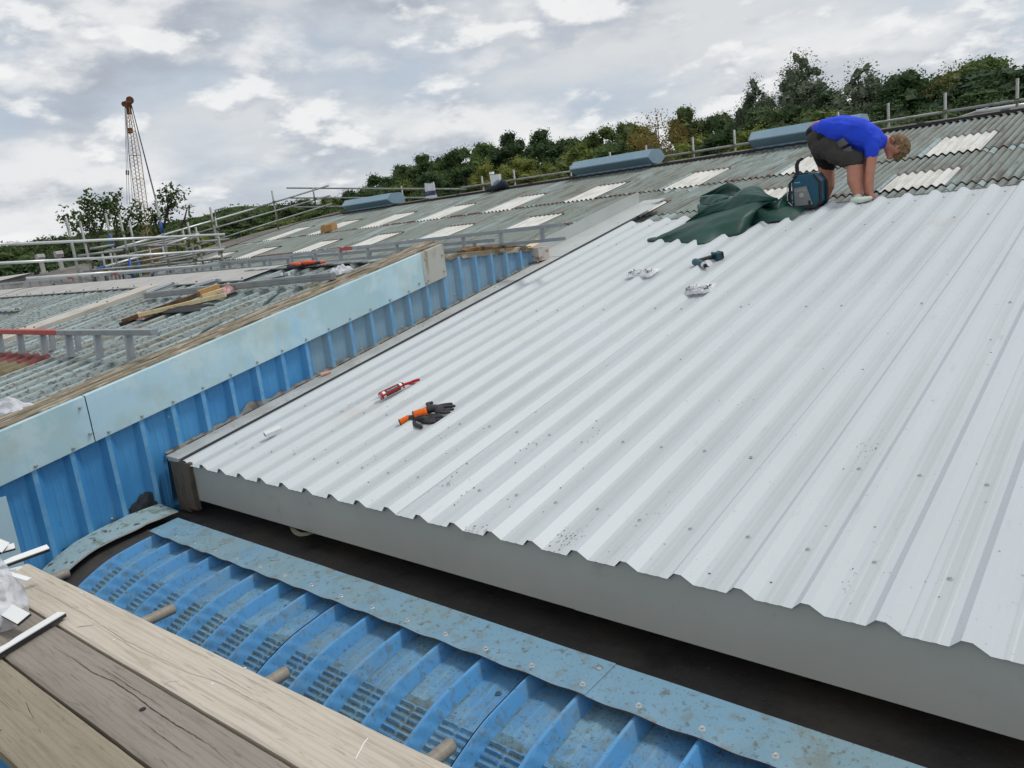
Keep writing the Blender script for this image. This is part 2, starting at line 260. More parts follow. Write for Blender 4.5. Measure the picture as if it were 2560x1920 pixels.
M['leafo'] = mat('rusty_brown_foliage', (0.290, 0.181, 0.050), [((0.189, 0.167, 0.041), 0.7, 0.42, 0.6, 0.8), ((0.406, 0.203, 0.048), 1.0, 0.58, 0.7, 0.6)], **G1)
M['leafw'] = mat('silvery_willow_foliage', (0.21, 0.25, 0.165), [((0.11, 0.145, 0.085), 0.5, 0.40, 0.60, 0.85), ((0.32, 0.36, 0.26), 0.9, 0.55, 0.7, 0.6)], **G1)
M['craney'] = mat('rusty_yellow_paint', srgb(188, 160, 124), [(srgb(120, 70, 46), 1.2, 0.48, 0.62, 0.8)], rough=0.7)
M['craneb'] = mat('rusty_brown_steel', srgb(112, 70, 48), rough=0.8)
M['cable'] = mat('steel_cable', srgb(96, 98, 110), rough=0.6)


W0 = {}
class MB:
    def __init__(s): s.v = []; s.f = []; s.m = []
    def add(s, vs, fs, mi=0):
        b = len(s.v); s.v += [V(p) for p in vs]; s.f += [tuple(b+i for i in f) for f in fs]; s.m += [mi]*len(fs)
    def quad(s, a, b, c, d, mi=0): s.add([a, b, c, d], [(0, 1, 2, 3)], mi)
    def box(s, c, size, rot=None, mi=0):
        x, y, z = [k/2 for k in size]; c = V(c)
        vs = [V((sx*x, sy*y, sz*z)) for sx in (-1, 1) for sy in (-1, 1) for sz in (-1, 1)]
        if rot is not None: vs = [rot @ p for p in vs]
        s.add([p+c for p in vs], [(0, 1, 3, 2), (4, 6, 7, 5), (0, 4, 5, 1), (2, 3, 7, 6), (0, 2, 6, 4), (1, 5, 7, 3)], mi)
    def bar(s, a, b, wd, ht, up=(0, 0, 1), mi=0):          # rectangular bar from a to b
        a = V(a); b = V(b); t = (b-a); l = t.length; t.normalize(); u = V(up); sd = t.cross(u).normalized(); u = sd.cross(t)
        rot = Matrix((sd, t, u)).transposed(); s.box((a+b)/2, (wd, l, ht), rot, mi)
    def tube(s, a, b, r, n=10, r2=None, mi=0, cap=True):
        s.path([a, b], [r, r if r2 is None else r2], n, mi, cap)
    def path(s, pts, rs, n=10, mi=0, cap=True):
        pts = [V(p) for p in pts]; b0 = len(s.v)
        if isinstance(rs, (int, float)): rs = [rs]*len(pts)
        pu = None
        for i, p in enumerate(pts):
            t = (pts[min(i+1, len(pts)-1)]-pts[max(i-1, 0)]).normalized()
            u = (pu - t*pu.dot(t)) if pu is not None else t.orthogonal()
            u.normalize(); pu = u; w_ = t.cross(u)
            s.v += [p+(u*math.cos(2*math.pi*k/n)+w_*math.sin(2*math.pi*k/n))*rs[i] for k in range(n)]
        for i in range(len(pts)-1):
            for k in range(n):
                a = b0+i*n+k; b = b0+i*n+(k+1) % n
                s.f.append((a, b, b+n, a+n)); s.m.append(mi)
        if cap:
            s.f.append(tuple(b0+k for k in range(n))[::-1]); s.m.append(mi)
            e = b0+(len(pts)-1)*n; s.f.append(tuple(e+k for k in range(n))); s.m.append(mi)
    def prism(s, poly, axis, a, b, mi=0):                     # polygon of (u,v) extruded along an axis
        n = len(poly)
        mk = {'x': lambda t, p: V((t, p[0], p[1])), 'y': lambda t, p: V((p[0], t, p[1])), 'z': lambda t, p: V((p[0], p[1], t))}[axis]
        vs = [mk(a, p) for p in poly]+[mk(b, p) for p in poly]
        fs = [(i, (i+1) % n, n+(i+1) % n, n+i) for i in range(n)]+[tuple(range(n))[::-1], tuple(range(n, 2*n))]
        s.add(vs, fs, mi)
    def grid(s, nu, nv, fn, mi=0, mf=None):
        b = len(s.v)
        for j in range(nv+1):
            for i in range(nu+1): s.v.append(V(fn(i/nu, j/nv)))
        for j in range(nv):
            for i in range(nu):
                a = b+j*(nu+1)+i; s.f.append((a, a+1, a+nu+2, a+nu+1)); s.m.append(mf(i, j) if mf else mi)
    def ball(s, c, r, nu=12, nv=8, sc=(1, 1, 1), mi=0):
        c = V(c); s.grid(nu, nv, lambda u, v: c+V((math.sin(v*math.pi)*math.cos(u*2*math.pi)*sc[0], math.sin(v*math.pi)*math.sin(u*2*math.pi)*sc[1], math.cos(v*math.pi)*sc[2]))*r, mi)
    def build(s, name, mats, parent=None, smooth=False, solid=0, bevel=0, remesh=0, relax=0, sub=0):
        o_ = W0.get(parent.name, V((0, 0, 0))) if parent else V((0, 0, 0))
        me = bpy.data.meshes.new(name); me.from_pydata([tuple(p-o_) for p in s.v], [], s.f)
        if not isinstance(mats, (list, tuple)): mats = [mats]
        for k in mats: me.materials.append(k)
        for p, k in zip(me.polygons, s.m): p.material_index = k
        if smooth: me.polygons.foreach_set('use_smooth', [True]*len(me.polygons))
        me.update()
        ob = bpy.data.objects.new(name, me); C.objects.link(ob)
        if parent: ob.parent = parent; W0[ob.name] = o_
        if solid: k = ob.modifiers.new('s', 'SOLIDIFY'); k.thickness = solid; k.offset = 0
        if bevel: k = ob.modifiers.new('b', 'BEVEL'); k.width = bevel; k.segments = 2; k.limit_method = 'ANGLE'
        if remesh: k = ob.modifiers.new('r', 'REMESH'); k.mode = 'VOXEL'; k.voxel_size = remesh; k.use_smooth_shade = True
        if relax: k = ob.modifiers.new('m', 'SMOOTH'); k.iterations = relax; k.factor = 0.5
        if sub: k = ob.modifiers.new('u', 'SUBSURF'); k.levels = sub; k.render_levels = sub
        return ob
def tag(o, label=None, cat=None, group=None, kind=None):
    if label: o['label'] = label
    if cat: o['category'] = cat
    if group: o['group'] = group
    if kind: o['kind'] = kind
    return o
def thing(name, label, cat, loc=(0, 0, 0), group=None):
    o = bpy.data.objects.new(name, None); C.objects.link(o); o.location = loc; W0[o.name] = V(loc)
    o.empty_display_size = 0.1
    return tag(o, label, cat, group)
def copy_tree(o, parent=None):
    c = o.copy(); C.objects.link(c)
    if parent: c.parent = parent
    for ch in list(o.children): copy_tree(ch, c)
    return c

SCM = {}
def fixing(par, p, nrm, mt, r=.0095, head=.005, hh=.008, name='screw'):
    """one washer headed screw, a mesh shared by all of its kind"""
    key = (mt.name, r, head, hh)
    if key not in SCM:
        b = MB(); b.tube((0, 0, -.001), (0, 0, .0022), r, 12, r*.9); b.tube((0, 0, .0022), (0, 0, .0036), r*.78, 12, r*.64); b.tube((0, 0, .0036), (0, 0, hh), head, 6, head*.95)
        o = b.build('t', mt); SCM[key] = o.data; bpy.data.objects.remove(o)
    o = bpy.data.objects.new(name, SCM[key]); C.objects.link(o); o.parent = par
    o.location = V(p)-W0.get(par.name, V((0, 0, 0))); o.rotation_euler = V(nrm).to_track_quat('Z', 'Y').to_euler(); return o
def wavestain(m, axis, period, phase, colour, amount, lo=.35, hi=.9, nscale=3, nvec=(1, 1, 1)):
    """dirt that has settled in lines along a corrugated sheet"""
    t = m.node_tree; p = [n for n in t.nodes if n.type == 'BSDF_PRINCIPLED'][0]; Lk = t.links.new
    def mt_(op, a, b=None):
        n = t.nodes.new('ShaderNodeMath'); n.operation = op
        for i, v in enumerate((a, b)):
            if v is None: continue
            if isinstance(v, (int, float)): n.inputs[i].default_value = v
            else: Lk(v, n.inputs[i])
        return n.outputs[0]
    tc = t.nodes.new('ShaderNodeTexCoord'); sp = t.nodes.new('ShaderNodeSeparateXYZ'); Lk(tc.outputs['Object'], sp.inputs[0])
    c = mt_('COSINE', mt_('MULTIPLY', mt_('SUBTRACT', sp.outputs['XYZ'.index(axis)], phase), 2*math.pi/period))
    mp = t.nodes.new('ShaderNodeMapping'); mp.inputs['Scale'].default_value = nvec; Lk(tc.outputs['Object'], mp.inputs[0])
    nz = t.nodes.new('ShaderNodeTexNoise'); nz.inputs['Scale'].default_value = nscale; nz.inputs['Detail'].default_value = 5; Lk(mp.outputs[0], nz.inputs[0])
    s = mt_('ADD', c, mt_('MULTIPLY', mt_('SUBTRACT', nz.outputs[0], .5), 2.2))
    mr = t.nodes.new('ShaderNodeMapRange'); mr.interpolation_type = 'SMOOTHSTEP'; mr.inputs[1].default_value = lo; mr.inputs[2].default_value = hi; mr.inputs[4].default_value = amount; Lk(s, mr.inputs[0])
    mx = t.nodes.new('ShaderNodeMix'); mx.data_type = 'RGBA'; mx.inputs[7].default_value = (*colour, 1)
    Lk(p.inputs['Base Color'].links[0].from_socket, mx.inputs[6]); Lk(mr.outputs[0], mx.inputs[0]); Lk(mx.outputs[2], p.inputs['Base Color']); return m
# ------------------------------------------------------------ setting
P = 0.2                                     # rib pitch of all the trapezoidal sheets
SL = 0.1897                                 # fall of the roofs
X0, YE = -3.617, 1.988                      # first rib corner and eave
def zw(y): return -1.1826+SL*(y-YE)         # pan level of the new white sheets
def zo(y): return zw(y)-0.085               # mean level of the old sheets
g = MB(); g.grid(60, 60, lambda u, v: V((-420+840*u, -160+840*v, -6.3+0.0*u)))
tag(g.build('ground', M['ground']), kind='structure')

wh = thing('warehouse', 'long low warehouse with new white sheets below and old mossy sheets up to its ridge', 'building', (0, 2, -6.3))

wavestain(M['white'], 'X', .2, X0+.148, srgb(168, 170, 168), .42, .15, 1.3, 1.3, (1, .5, 1))
# new white sheets, one metre of cover each
RIB = [(0, 0), (.028, .028), (.053, .028), (.091, 0), (.116, 0), (.122, .0014), (.130, .0014), (.136, 0), (.158, 0), (.164, .0014), (.172, .0014), (.178, 0)]
def prof(x):                                # height of the trapezoid profile, x in metres from a rib corner
    x = x % P
    for (a, ha), (b, hb) in zip(RIB, RIB[1:]+[(P, 0)]):
        if a <= x <= b: return ha+(hb-ha)*(x-a)/(b-a) if b > a else ha
    return 0
YT = 7.045
ca, sa = math.cos(math.atan(SL)), math.sin(math.atan(SL))
def white_sheet(k0, k1, lift, xl=None):
    mb = MB(); xs = []
    for k in range(k0, k1+1):
        for dx, h in RIB:
            if k == k1 and dx > .095: break
            xs.append((X0+k*P+dx, h))
    if xl is not None: xs = [(xl, 0)]+xs
    NY = 40
    def fn(u, v):
        i = round(u*(len(xs)-1)); x, h = xs[i]; y = YE+(YT-YE)*v
        nz = 0.0016*noise.noise(V((x*2.2, y*1.1, lift*300)))+0.0007*noise.noise(V((x*9, y*3, 2)))
        e = lift*(1.0 if i > 2 else 1.3)
        return V((x, y-sa*h, zw(y)+ca*h+nz+e))
    mb.grid(len(xs)-1, NY, fn)
    ob = mb.build('roof_sheet', M['white'], wh)
    def screw(x, y): fixing(ob, V((x, y, zw(y)+lift)), (0, -sa, ca), M['screw_grey'])
    for k in range(k0, k1):
        x = X0+k*P+.144+random.uniform(-.003, .003)
        for y, pr_ in ((2.267, 1), (2.775, 0 if (k % 5) in (2,) else 1), (4.49, 0 if (k % 5) in (1, 3) else 1), (6.25, 0 if (k % 3) == 1 else 1), (6.87, 1)):
            if pr_ and x > -4.4: screw(x, y+random.uniform(-.012, .012))
    return ob
white_sheet(-4, 0, 0.0, xl=-4.43)
for i, k in enumerate((0, 5, 10, 15, 20, 25)): white_sheet(k, k+5, 0.0018*((i+1) % 2)+0.0006)
# closing strip under the top end of the new sheets, and little dark gap
b = MB(); b.bar((-4.42, YT+.012, zw(YT)-.004), (2.6, YT+.012, zw(YT)-.004), .012, .03)
b.build('closure_strip', M['galv'], wh)

# fascia: two lengths, cut to follow the ribs
def fascia(xa, xb, y):
    mb = MB(); n = int((xb-xa)/.01)
    for i in range(n):
        a = xa+(xb-xa)*i/n; c = xa+(xb-xa)*(i+1)/n
        za = zw(YE)+prof(a-X0)*ca-.002; zc = zw(YE)+prof(c-X0)*ca-.002
        mb.quad((a, y, -1.396), (c, y, -1.396), (c, y, zc), (a, y, za))
    mb.quad((xa, y, -1.396), (xb, y, -1.396), (xb, y+.05, -1.40), (xa, y+.05, -1.40))
    return mb.build('fascia', M['fascia'], wh, solid=.001)
fascia(-4.33, -1.60, YE+.014); fascia(-1.615, 2.6, YE+.0115)
b = MB(); b.box((-4.50, YE+.012, -1.33), (.13, .03, .31)); b.box((-4.38, YE+.004, -1.31), (.115, .03, .29))
b.build('timber_post', M['brownwood'], wh, bevel=.003)

# gutter lined with black membrane, running under the new sheets
b = MB()
b.grid(120, 24, lambda u, v: V((-4.6+7.2*u, 1.66+1.1*v, -1.505+.006*noise.noise(V((u*40, v*6, 1)))+(.05 if v > .99 else 0))))
b.quad((-4.6, 2.70, -1.50), (2.6, 2.70, -1.50), (2.6, 2.72, -1.10), (-4.6, 2.72, -1.10))
b.build('gutter', M['membrane'], wh)
b = MB(); random.seed(31)
for k in range(420):
    p = V((random.uniform(-4.4, 1.0), random.uniform(1.83, 2.05), -1.496)); b.ball(p, random.uniform(.001, .003), 6, 4, (random.uniform(.8, 2.6), 1, .4), mi=0 if random.random() < .95 else 1)
b.build('gutter_grit', [mat('brown_grit', srgb(74, 62, 50), rough=1), M['flash_grey']], wh)['kind'] = 'stuff'
# strap hanging under the fascia
b = MB(); p0 = ony(1050, 1497, 2.03) if 0 else V((-3.30, 2.05, -1.43))
b.grid(14, 1, lambda u, v: V((-3.46+.26*u, 2.03-.04*math.sin(u*math.pi)+.02*v, -1.40-.030*math.sin(u*math.pi)+.012*v)))
tag(b.build('lashing_strap', mat('dirty_webbing', srgb(120, 116, 100), rough=.9), None, solid=.002), 'pale webbing strap drooping from under the grey fascia into the gutter', 'strap')

# valley flashing between blue wall and new sheets, with the painted gap shadow at its edge
b = MB()
def vz(y): return zw(y)+.031
b.grid(4, 30, lambda u, v: V((-4.60+.168*u, 1.985+4.0*v, vz(1.985+4.0*v)+.001*noise.noise(V((u*3, v*20, 5))))))
b.quad((-4.432, 1.985, vz(1.985)), (-4.430, 1.985, vz(1.985)-.016), (-4.430, 5.985, vz(5.985)-.016), (-4.432, 5.985, vz(5.985)))
b.quad((-4.60, 1.985, vz(1.985)), (-4.432, 1.985, vz(1.985)), (-4.44, 1.985, vz(1.985)-.02), (-4.57, 1.985, vz(1.985)-.03))
b.build('valley_flashing', M['flash_grey'], wh)
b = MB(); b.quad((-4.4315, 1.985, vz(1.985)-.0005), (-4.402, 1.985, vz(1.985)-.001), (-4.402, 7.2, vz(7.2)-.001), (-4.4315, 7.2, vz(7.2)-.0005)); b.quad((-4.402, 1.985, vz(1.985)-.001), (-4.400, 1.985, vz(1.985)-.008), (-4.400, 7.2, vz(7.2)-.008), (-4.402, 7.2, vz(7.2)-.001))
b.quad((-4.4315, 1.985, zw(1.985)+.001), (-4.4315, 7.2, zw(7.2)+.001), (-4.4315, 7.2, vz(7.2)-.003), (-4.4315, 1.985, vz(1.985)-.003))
b.build('gap_shadow_strip', M['under'], wh)  # dark strip standing in for the shadow beside the flashing
# new folded flashing: flat strip plus upstand, above the end of the blue wall
b = MB()
b.grid(3, 16, lambda u, v: V((-4.80+.366*u, 5.86+2.15*v-.14*u*(v > .9), vz(5.86+2.15*v)+.002)))
b.grid(1, 16, lambda u, v: V((-4.80, 5.86+2.05*v, vz(5.86+2.05*v)+.003+(.125 if v < .99 else .12)*u)))
b.build('upstand_flashing', M['upstand'], wh, solid=.0012)
for (x, y) in ((-4.50, 2.4), (-4.53, 3.2), (-4.5, 4.1), (-4.52, 5.0), (-4.5, 6.2), (-4.52, 7.0)): fixing(wh, (x, y, vz(y)+.001), (0, -sa, ca), M['screw_grey'])

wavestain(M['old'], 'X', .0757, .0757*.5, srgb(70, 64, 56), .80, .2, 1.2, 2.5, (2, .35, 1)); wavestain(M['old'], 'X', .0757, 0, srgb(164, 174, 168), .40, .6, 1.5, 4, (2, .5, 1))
wavestain(M['light'], 'X', .0757, .0757*.5, srgb(176, 174, 162), .45, .5, 1.4, 3, (2, .3, 1))
# old fibre cement roof: three tiers of small corrugations
PW, AM = 0.0757, 0.0125
XL, XR = -15.5, 2.3
def wavez(x): return AM*math.cos(2*math.pi*x/PW)
def tier(y0, y1, xl, xr, dz0, dz1, mats, name, lap=True, per=8, zf=zo, par=wh):
    mb = MB(); n = int(round((xr-xl)/PW*per)); ny = 8
    wob = lambda x, y: .004*noise.noise(V((x*.6, y*1.1, 3)))
    def fn(u, v):
        x = xl+(xr-xl)*u; y = y0+(y1-y0)*v
        jag = .006*noise.noise(V((math.floor(x/.66)*3.1, y0, 0))) if v < .01 else 0
        return V((x, y+jag, zf(y)+wavez(x)+dz0+(dz1-dz0)*v+wob(x, y)))
    mb.grid(n, ny, fn)
    if lap:                                  # thickness seen at the lower end, with paint left on some crests
        def fe(u, v):
            x = xl+(xr-xl)*u
            return fn(u, 0)+V((0, -.0005, -.006*v))
        mb.grid(n, 1, fe, mi=1)
        wv = int((xr-xl)/PW)
        for k in range(wv):
            x = math.ceil(xl/PW)*PW+k*PW
            nn = noise.noise(V((x*.9, y0*2, 7)))+random.uniform(-.12, .12)
            if nn > .0:
                mi = 2 if random.random() < .75 else 3
                ln = random.uniform(.025, .06)*(1.3 if mi == 3 else 1)
                mb.grid(6, 1, lambda u, v: V((x-PW*.30+PW*.60*u, y0-.002+ln*v, zf(y0+ln*v)+wavez(x-PW*.30+PW*.60*u)+dz0+.0022)), mi=mi)
            elif nn < -.30 and random.random() < .6:
                ln = random.uniform(.10, .28)
                mb.grid(6, 2, lambda u, v: V((x-PW*.42+PW*.84*u, y0+.0-ln*v, zf(y0-ln*v)+wavez(x-PW*.42+PW*.84*u)+.0045)), mi=3)
    return mb.build(name, mats, par, smooth=True)
om = [M['old'], M['lapedge'], M['lap'], M['stain']]
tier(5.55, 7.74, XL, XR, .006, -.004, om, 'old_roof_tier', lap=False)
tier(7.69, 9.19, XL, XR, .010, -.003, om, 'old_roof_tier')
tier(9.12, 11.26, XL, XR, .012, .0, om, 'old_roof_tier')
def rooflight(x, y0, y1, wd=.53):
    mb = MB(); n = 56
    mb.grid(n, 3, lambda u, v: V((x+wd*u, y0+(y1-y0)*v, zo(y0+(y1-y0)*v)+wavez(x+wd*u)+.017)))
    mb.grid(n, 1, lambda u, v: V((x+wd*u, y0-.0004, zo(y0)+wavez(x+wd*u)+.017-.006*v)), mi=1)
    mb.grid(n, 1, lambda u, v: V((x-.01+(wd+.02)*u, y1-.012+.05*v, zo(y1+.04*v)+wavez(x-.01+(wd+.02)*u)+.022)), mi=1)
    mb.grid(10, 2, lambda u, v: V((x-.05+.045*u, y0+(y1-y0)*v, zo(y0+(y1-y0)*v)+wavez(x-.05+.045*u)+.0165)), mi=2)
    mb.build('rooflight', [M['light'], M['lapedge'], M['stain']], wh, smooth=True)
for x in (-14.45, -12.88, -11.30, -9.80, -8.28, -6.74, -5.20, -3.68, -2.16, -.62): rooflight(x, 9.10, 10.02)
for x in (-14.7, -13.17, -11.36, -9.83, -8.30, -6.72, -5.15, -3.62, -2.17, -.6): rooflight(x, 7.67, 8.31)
# ridge capping, scalloped underneath, and the far slope
b = MB(); ZR = zo(11.28)
b.grid(60, 6, lambda u, v: V((-14.35+16.7*u, 11.14+.28*v, ZR+.022+.022*math.sin(v*math.pi)+.003*noise.noise(V((u*50, v, 1))))))
for k in range(int(16.7/.9)): b.box((-14.35+k*.9, 11.28, ZR+.036), (.09, .26, .018))
b.build('ridge_cap', M['farroof'], wh)
b = MB(); b.grid(220, 1, lambda u, v: V((-14.35+16.7*u, 11.13, ZR+.024-.030*v-(0 if math.cos(u*220*math.pi) > 0 else .008))))
b.build('ridge_closer', M['under'], wh)
b = MB(); b.grid(20, 10, lambda u, v: V((-15.5+17.8*u, 11.3+9*v, ZR-.02-SL*9*v)))
b.build('rear_slope', M['old'], wh)
# verge board on the far left edge
b = MB(); b.bar((-15.52, 5.6, zo(5.6)+.01), (-15.52, 10.85, zo(10.85)+.01), .05, .035); b.bar((-15.52, 10.85, zo(10.85)+.01), (-14.3, 11.30, ZR+.03), .05, .035)
b.build('verge_board', M['brownwood'], wh)
# body of the warehouse under the roofs
b = MB()
b.box((-6.6, 13.1, -3.6), (17.7, 13.6, 5.0)); b.box((-1.0, 4.6, -3.95), (7.1, 4.2, 4.6))
b.build('wall', M['wallbrick'], wh)

# ------------------------------------------------------------ neighbouring building with the blue gable
nb = thing('blue_clad_building', 'lower building with blue ribbed gable wall, pale blue edge flashing and lichen covered roof', 'building', (-4.6, 1, -6.3))
def zb_(y): return -1.042+.186*(y-1.123)             # lower edge of the barge flashing
def zt_(y): return -.768+.1845*(y-1.187)             # its upper edge
WB = [(.98, -6.3), (1.02, -6.3), (1.021, -1.95), (1.10, -1.68), (1.18, -1.59), (1.34, -1.495), (1.53, -1.460), (1.745, -1.418), (1.85, -1.400), (1.90, -1.40), (1.901, -1.51), (1.992, -1.51)]
def wbot(y):
    if y >= 1.992: return zw(y)+.033
    for (a, za), (c, zc) in zip(WB, WB[1:]):
        if a <= y <= c: return za+(zc-za)*(y-a)/(c-a)
    return -6.3
def wtop(y):
    if y < 4.5: return zt_(y)-.03
    return -.262-.052*(y-4.5)
WX = -4.643
def wall_piece(ya, yb, mt, name='wall_cladding', lift=0):
    mb = MB(); ys = []
    k = math.floor((ya-2.068)/P)
    while True:
        for dx, h in RIB:
            y = 2.050+k*P+dx
            if ya <= y <= yb: ys.append((y, h))
        k += 1
        if 2.050+k*P > yb: break
    if ys[0][0] > ya: ys = [(ya, prof(ya-2.05))]+ys
    if ys[-1][0] < yb: ys.append((yb, prof(yb-2.05)))
    def fn(u, v):
        y, h = ys[round(u*(len(ys)-1))]; b0 = wbot(y); t0 = wtop(y)
        if y > 2: b0 += .010*noise.noise(V((y*4, 0, 0)))
        return V((WX+h*1.35+lift+.002*noise.noise(V((y*3, v*3, 4))), y, b0+(t0-b0)*v))
    mb.grid(len(ys)-1, 6, fn, mf=lambda i, j: 1 if ys[i][1] > .02 and ys[i+1][1] > .02 else 0); return mb.build(name, [mt, M['bluerib']], nb)
wall_piece(.985, 2.145, M['blue']); wall_piece(2.135, 3.14, M['blue'], lift=.001)
mf = bandmix(mat('part_faded_blue', srgb(124, 156, 176), [(srgb(66, 130, 186), 1.3, 0.50, 0.54, 1, (1, 2.0, .3)), (srgb(140, 160, 168), 4, 0.55, 0.7, 0.5, (1, 2, .4)), (srgb(96, 92, 84), 16, 0.66, 0.76, 0.4)], rough=.5), srgb(124, 138, 140), 'Z', [(-9, -9)])
wall_piece(3.13, 4.14, mf); wall_piece(4.13, 4.66, M['bluefade'], lift=.002); wall_piece(4.65, 5.70, M['bluefade'], lift=.004)
b = MB()                                              # torn black mastic at the foot of the wall
for i in range(60):
    y = 1.70+.005*i; h = .020+.05*abs(noise.noise(V((y*22, 1, 1))))+.045*math.exp(-((y-1.83)/.07)**2)
    if i < 56: b.quad((WX+.006+prof(y-2.05), y, wbot(y)-.07), (WX+.006+prof(y+.005-2.05), y+.005, wbot(y+.005)-.07), (WX+.006+prof(y+.005-2.05), y+.005, wbot(y)+h), (WX+.006+prof(y-2.05), y, wbot(y)+h))
b.build('mastic_patch', mat('black_mastic', (0.02, 0.024, 0.03), [((0.05, 0.065, 0.08), 14, .45, .65, .8)], rough=.6), nb)
b = MB()                                              # grey sealant along the foot on the valley flashing
b.grid(240, 2, lambda u, v: V((WX+.008+prof(2.0+3.7*u-2.05)+.016*(1-v), 2.0+3.7*u, wbot(2.0+3.7*u)-.002+(.016+.014*noise.noise(V((u*60, 3, 3)))+.035*math.exp(-((2.0+3.7*u-2.62)/.07)**2))*v)))
b.build('sealant_bead', mat('dirty_sealant', srgb(128, 128, 122), [(srgb(84, 80, 72), 14, .45, .65, .8)], rough=.8), nb)
def wscrew(y, z, x=None): fixing(nb, (WX+prof(y-2.05) if x is None else x, y, z), (1, 0, 0), M['screw'])
for y, z in ((1.625, -1.425), (2.065, -.93), (2.9, -.9), (3.17, -.915), (3.58, -.83), (4.0, -.74), (4.42, -.66), (4.84, -.565), (5.05, -.34), (5.4, -.33), (5.24, -.5), (5.52, -.41), (3.34, -.86), (4.7, -.40), (4.62, -.58)): wscrew(y, z)
# barge flashing in three lengths
def barge(ya, yb, mt, dx=0, mats=None, drop=0):
    mb = MB(); x = -4.594+dx; n = 24
    mb.grid(n, 6, lambda u, v: V((x+.003*noise.noise(V((u*6+ya, v*2, 1)))-.0*v, ya+(yb-ya)*u, zb_(ya+(yb-ya)*u)+(zt_(ya+(yb-ya)*u)-zb_(ya+(yb-ya)*u))*v)))
    mb.grid(n, 1, lambda u, v: V((x-.045*v, ya+(yb-ya)*u, zt_(ya+(yb-ya)*u)+.002*v)))
    mb.grid(n, 1, lambda u, v: V((x-.014*v, ya+(yb-ya)*u, zb_(ya+(yb-ya)*u)-.006*v)))
    return mb.build('barge_flashing', mt, nb)
barge(.93, 1.615, M['barge'])
o = barge(1.620, 4.265, M['barge'], .0015)
o = barge(4.262, 4.515, M['bargecream'], .003)
for k in range(-1, 16): y = 1.301+.1985*k; wscrew(y, zb_(y)+.018, -4.590)
for y, z in ((1.58, -.745), (1.60, -.90), (4.20, -.43), (4.30, -.42), (4.30, -.25), (4.49, -.24), (4.49, -.37)): wscrew(y, z, -4.589)
# corner trim
b = MB(); b.box((-4.596, 1.06, -3.7), (.006, .15, 5.2)); b.box((-4.68, .985, -3.7), (.15, .006, 5.2)); wscrew(1.10, -1.37, -4.592)
b.build('corner_trim', M['trim'], nb)
# front wall below the eave of this building
b = MB(); b.box((-12.6, 1.02, -3.7), (15.9, .05, 5.2)); b.box((-12.6, 3.4, -3.9), (15.8, 4.4, 4.8)); b.build('front_wall', M['blue'], nb)
# mossy boards along the top of the gable
def zl(y): return -.800+.1845*(y-1.187)               # old sheets of this roof
b = MB()
b.bar((-4.700, .93, zt_(.93)-.004), (-4.700, 4.52, zt_(4.52)-.002), .125, .03)
b.build('edge_board', M['mossy'], nb, bevel=.003)
b = MB(); b.bar((-4.832, .93, zt_(.93)+.002), (-4.832, 4.60, zt_(4.60)+.004), .13, .026)
b.build('edge_board', M['mossy'], nb, bevel=.003)
b = MB(); b.bar((-4.66, 4.52, -.262), (-4.66, 5.66, -.312), .10, .05); b.build('edge_board', M['mossy'], nb, bevel=.004)
b = MB(); b.grid(20, 3, lambda u, v: V((-4.62-.10*v, 4.80+.80*u, -.250-.045*u+.05*math.sin(min(1, u*5)*math.pi*.5)*(1-u)*(1-abs(v-.5))+.014*noise.noise(V((u*14, v*4, 2))))))
b.build('rotten_timber', mat('rotten_timber', srgb(132, 98, 62), [(srgb(60, 46, 36), 14, .45, .62, .9), (srgb(96, 88, 76), 6, .5, .7, .7)], rough=1, bump=.8, bscale=60), nb, solid=.03)
b = MB(); b.box((-4.585, 5.745, -.372), (.09, .16, .12)); b.build('timber_end', mat('pale_stained_timber', srgb(190, 182, 174), [(srgb(120, 96, 80), 9, .5, .68, .8, (1, 1, 3))], rough=.8), nb, bevel=.003)
b = MB(); b.grid(6, 2, lambda u, v: V((-4.60-.10*v, 5.60+.25*u, -.300+.055*u*u+.005*v))); b.build('plywood_scrap', M['pine'], nb, solid=.006)
b = MB(); b.bar((-4.745, 1.0, zl(1.0)+.026), (-4.745, 4.45, zl(4.45)+.03), .02, .012)
# near slope of old sheets: rounded trapezoid corrugations
PL = .21
def lw(x):
    t = (x/PL) % 1.0; c = math.cos(2*math.pi*t); return .030*math.copysign(abs(c)**.60, c)
def lz(x, y): return zl(y)+lw(x)+.006*noise.noise(V((x*.8, y*.9, 8)))
wavestain(M['oldL'], 'X', .21, 4.6+.095, srgb(84, 86, 78), .75, .30, 1.0, 9, (1.5, .5, 1)); wavestain(M['oldL'], 'X', .21, 4.6, srgb(172, 192, 196), .65, .60, 1.1, 3, (1, .3, 1)); wavestain(M['oldL'], 'X', 1e5, 0, srgb(80, 80, 74), .75, 1.12, 1.24, 38, (1, .8, 1)); wavestain(M['oldL'], 'X', 1e5, 0, srgb(120, 112, 92), .6, 1.16, 1.5, 2.2, (2, .4, 1))
def lsheet(xa, xb, ya, yb, dz=0, nm='roof_sheet', mt=None, per=14):
    mb = MB(); n = max(2, int((xb-xa)/PL*per))
    mb.grid(n, 14, lambda u, v: V((xa+(xb-xa)*u, ya+(yb-ya)*v, lz(xa+(xb-xa)*u, ya+(yb-ya)*v)+dz)))
    mb.grid(n, 1, lambda u, v: V((xa+(xb-xa)*u, ya-.001, lz(xa+(xb-xa)*u, ya)+dz-.008*v)))
    return mb.build(nm, mt or M['oldL'], nb, smooth=True)
lsheet(-8.12, -4.88, .93, 4.20); lsheet(-20.3, -8.12, .93, 4.0)
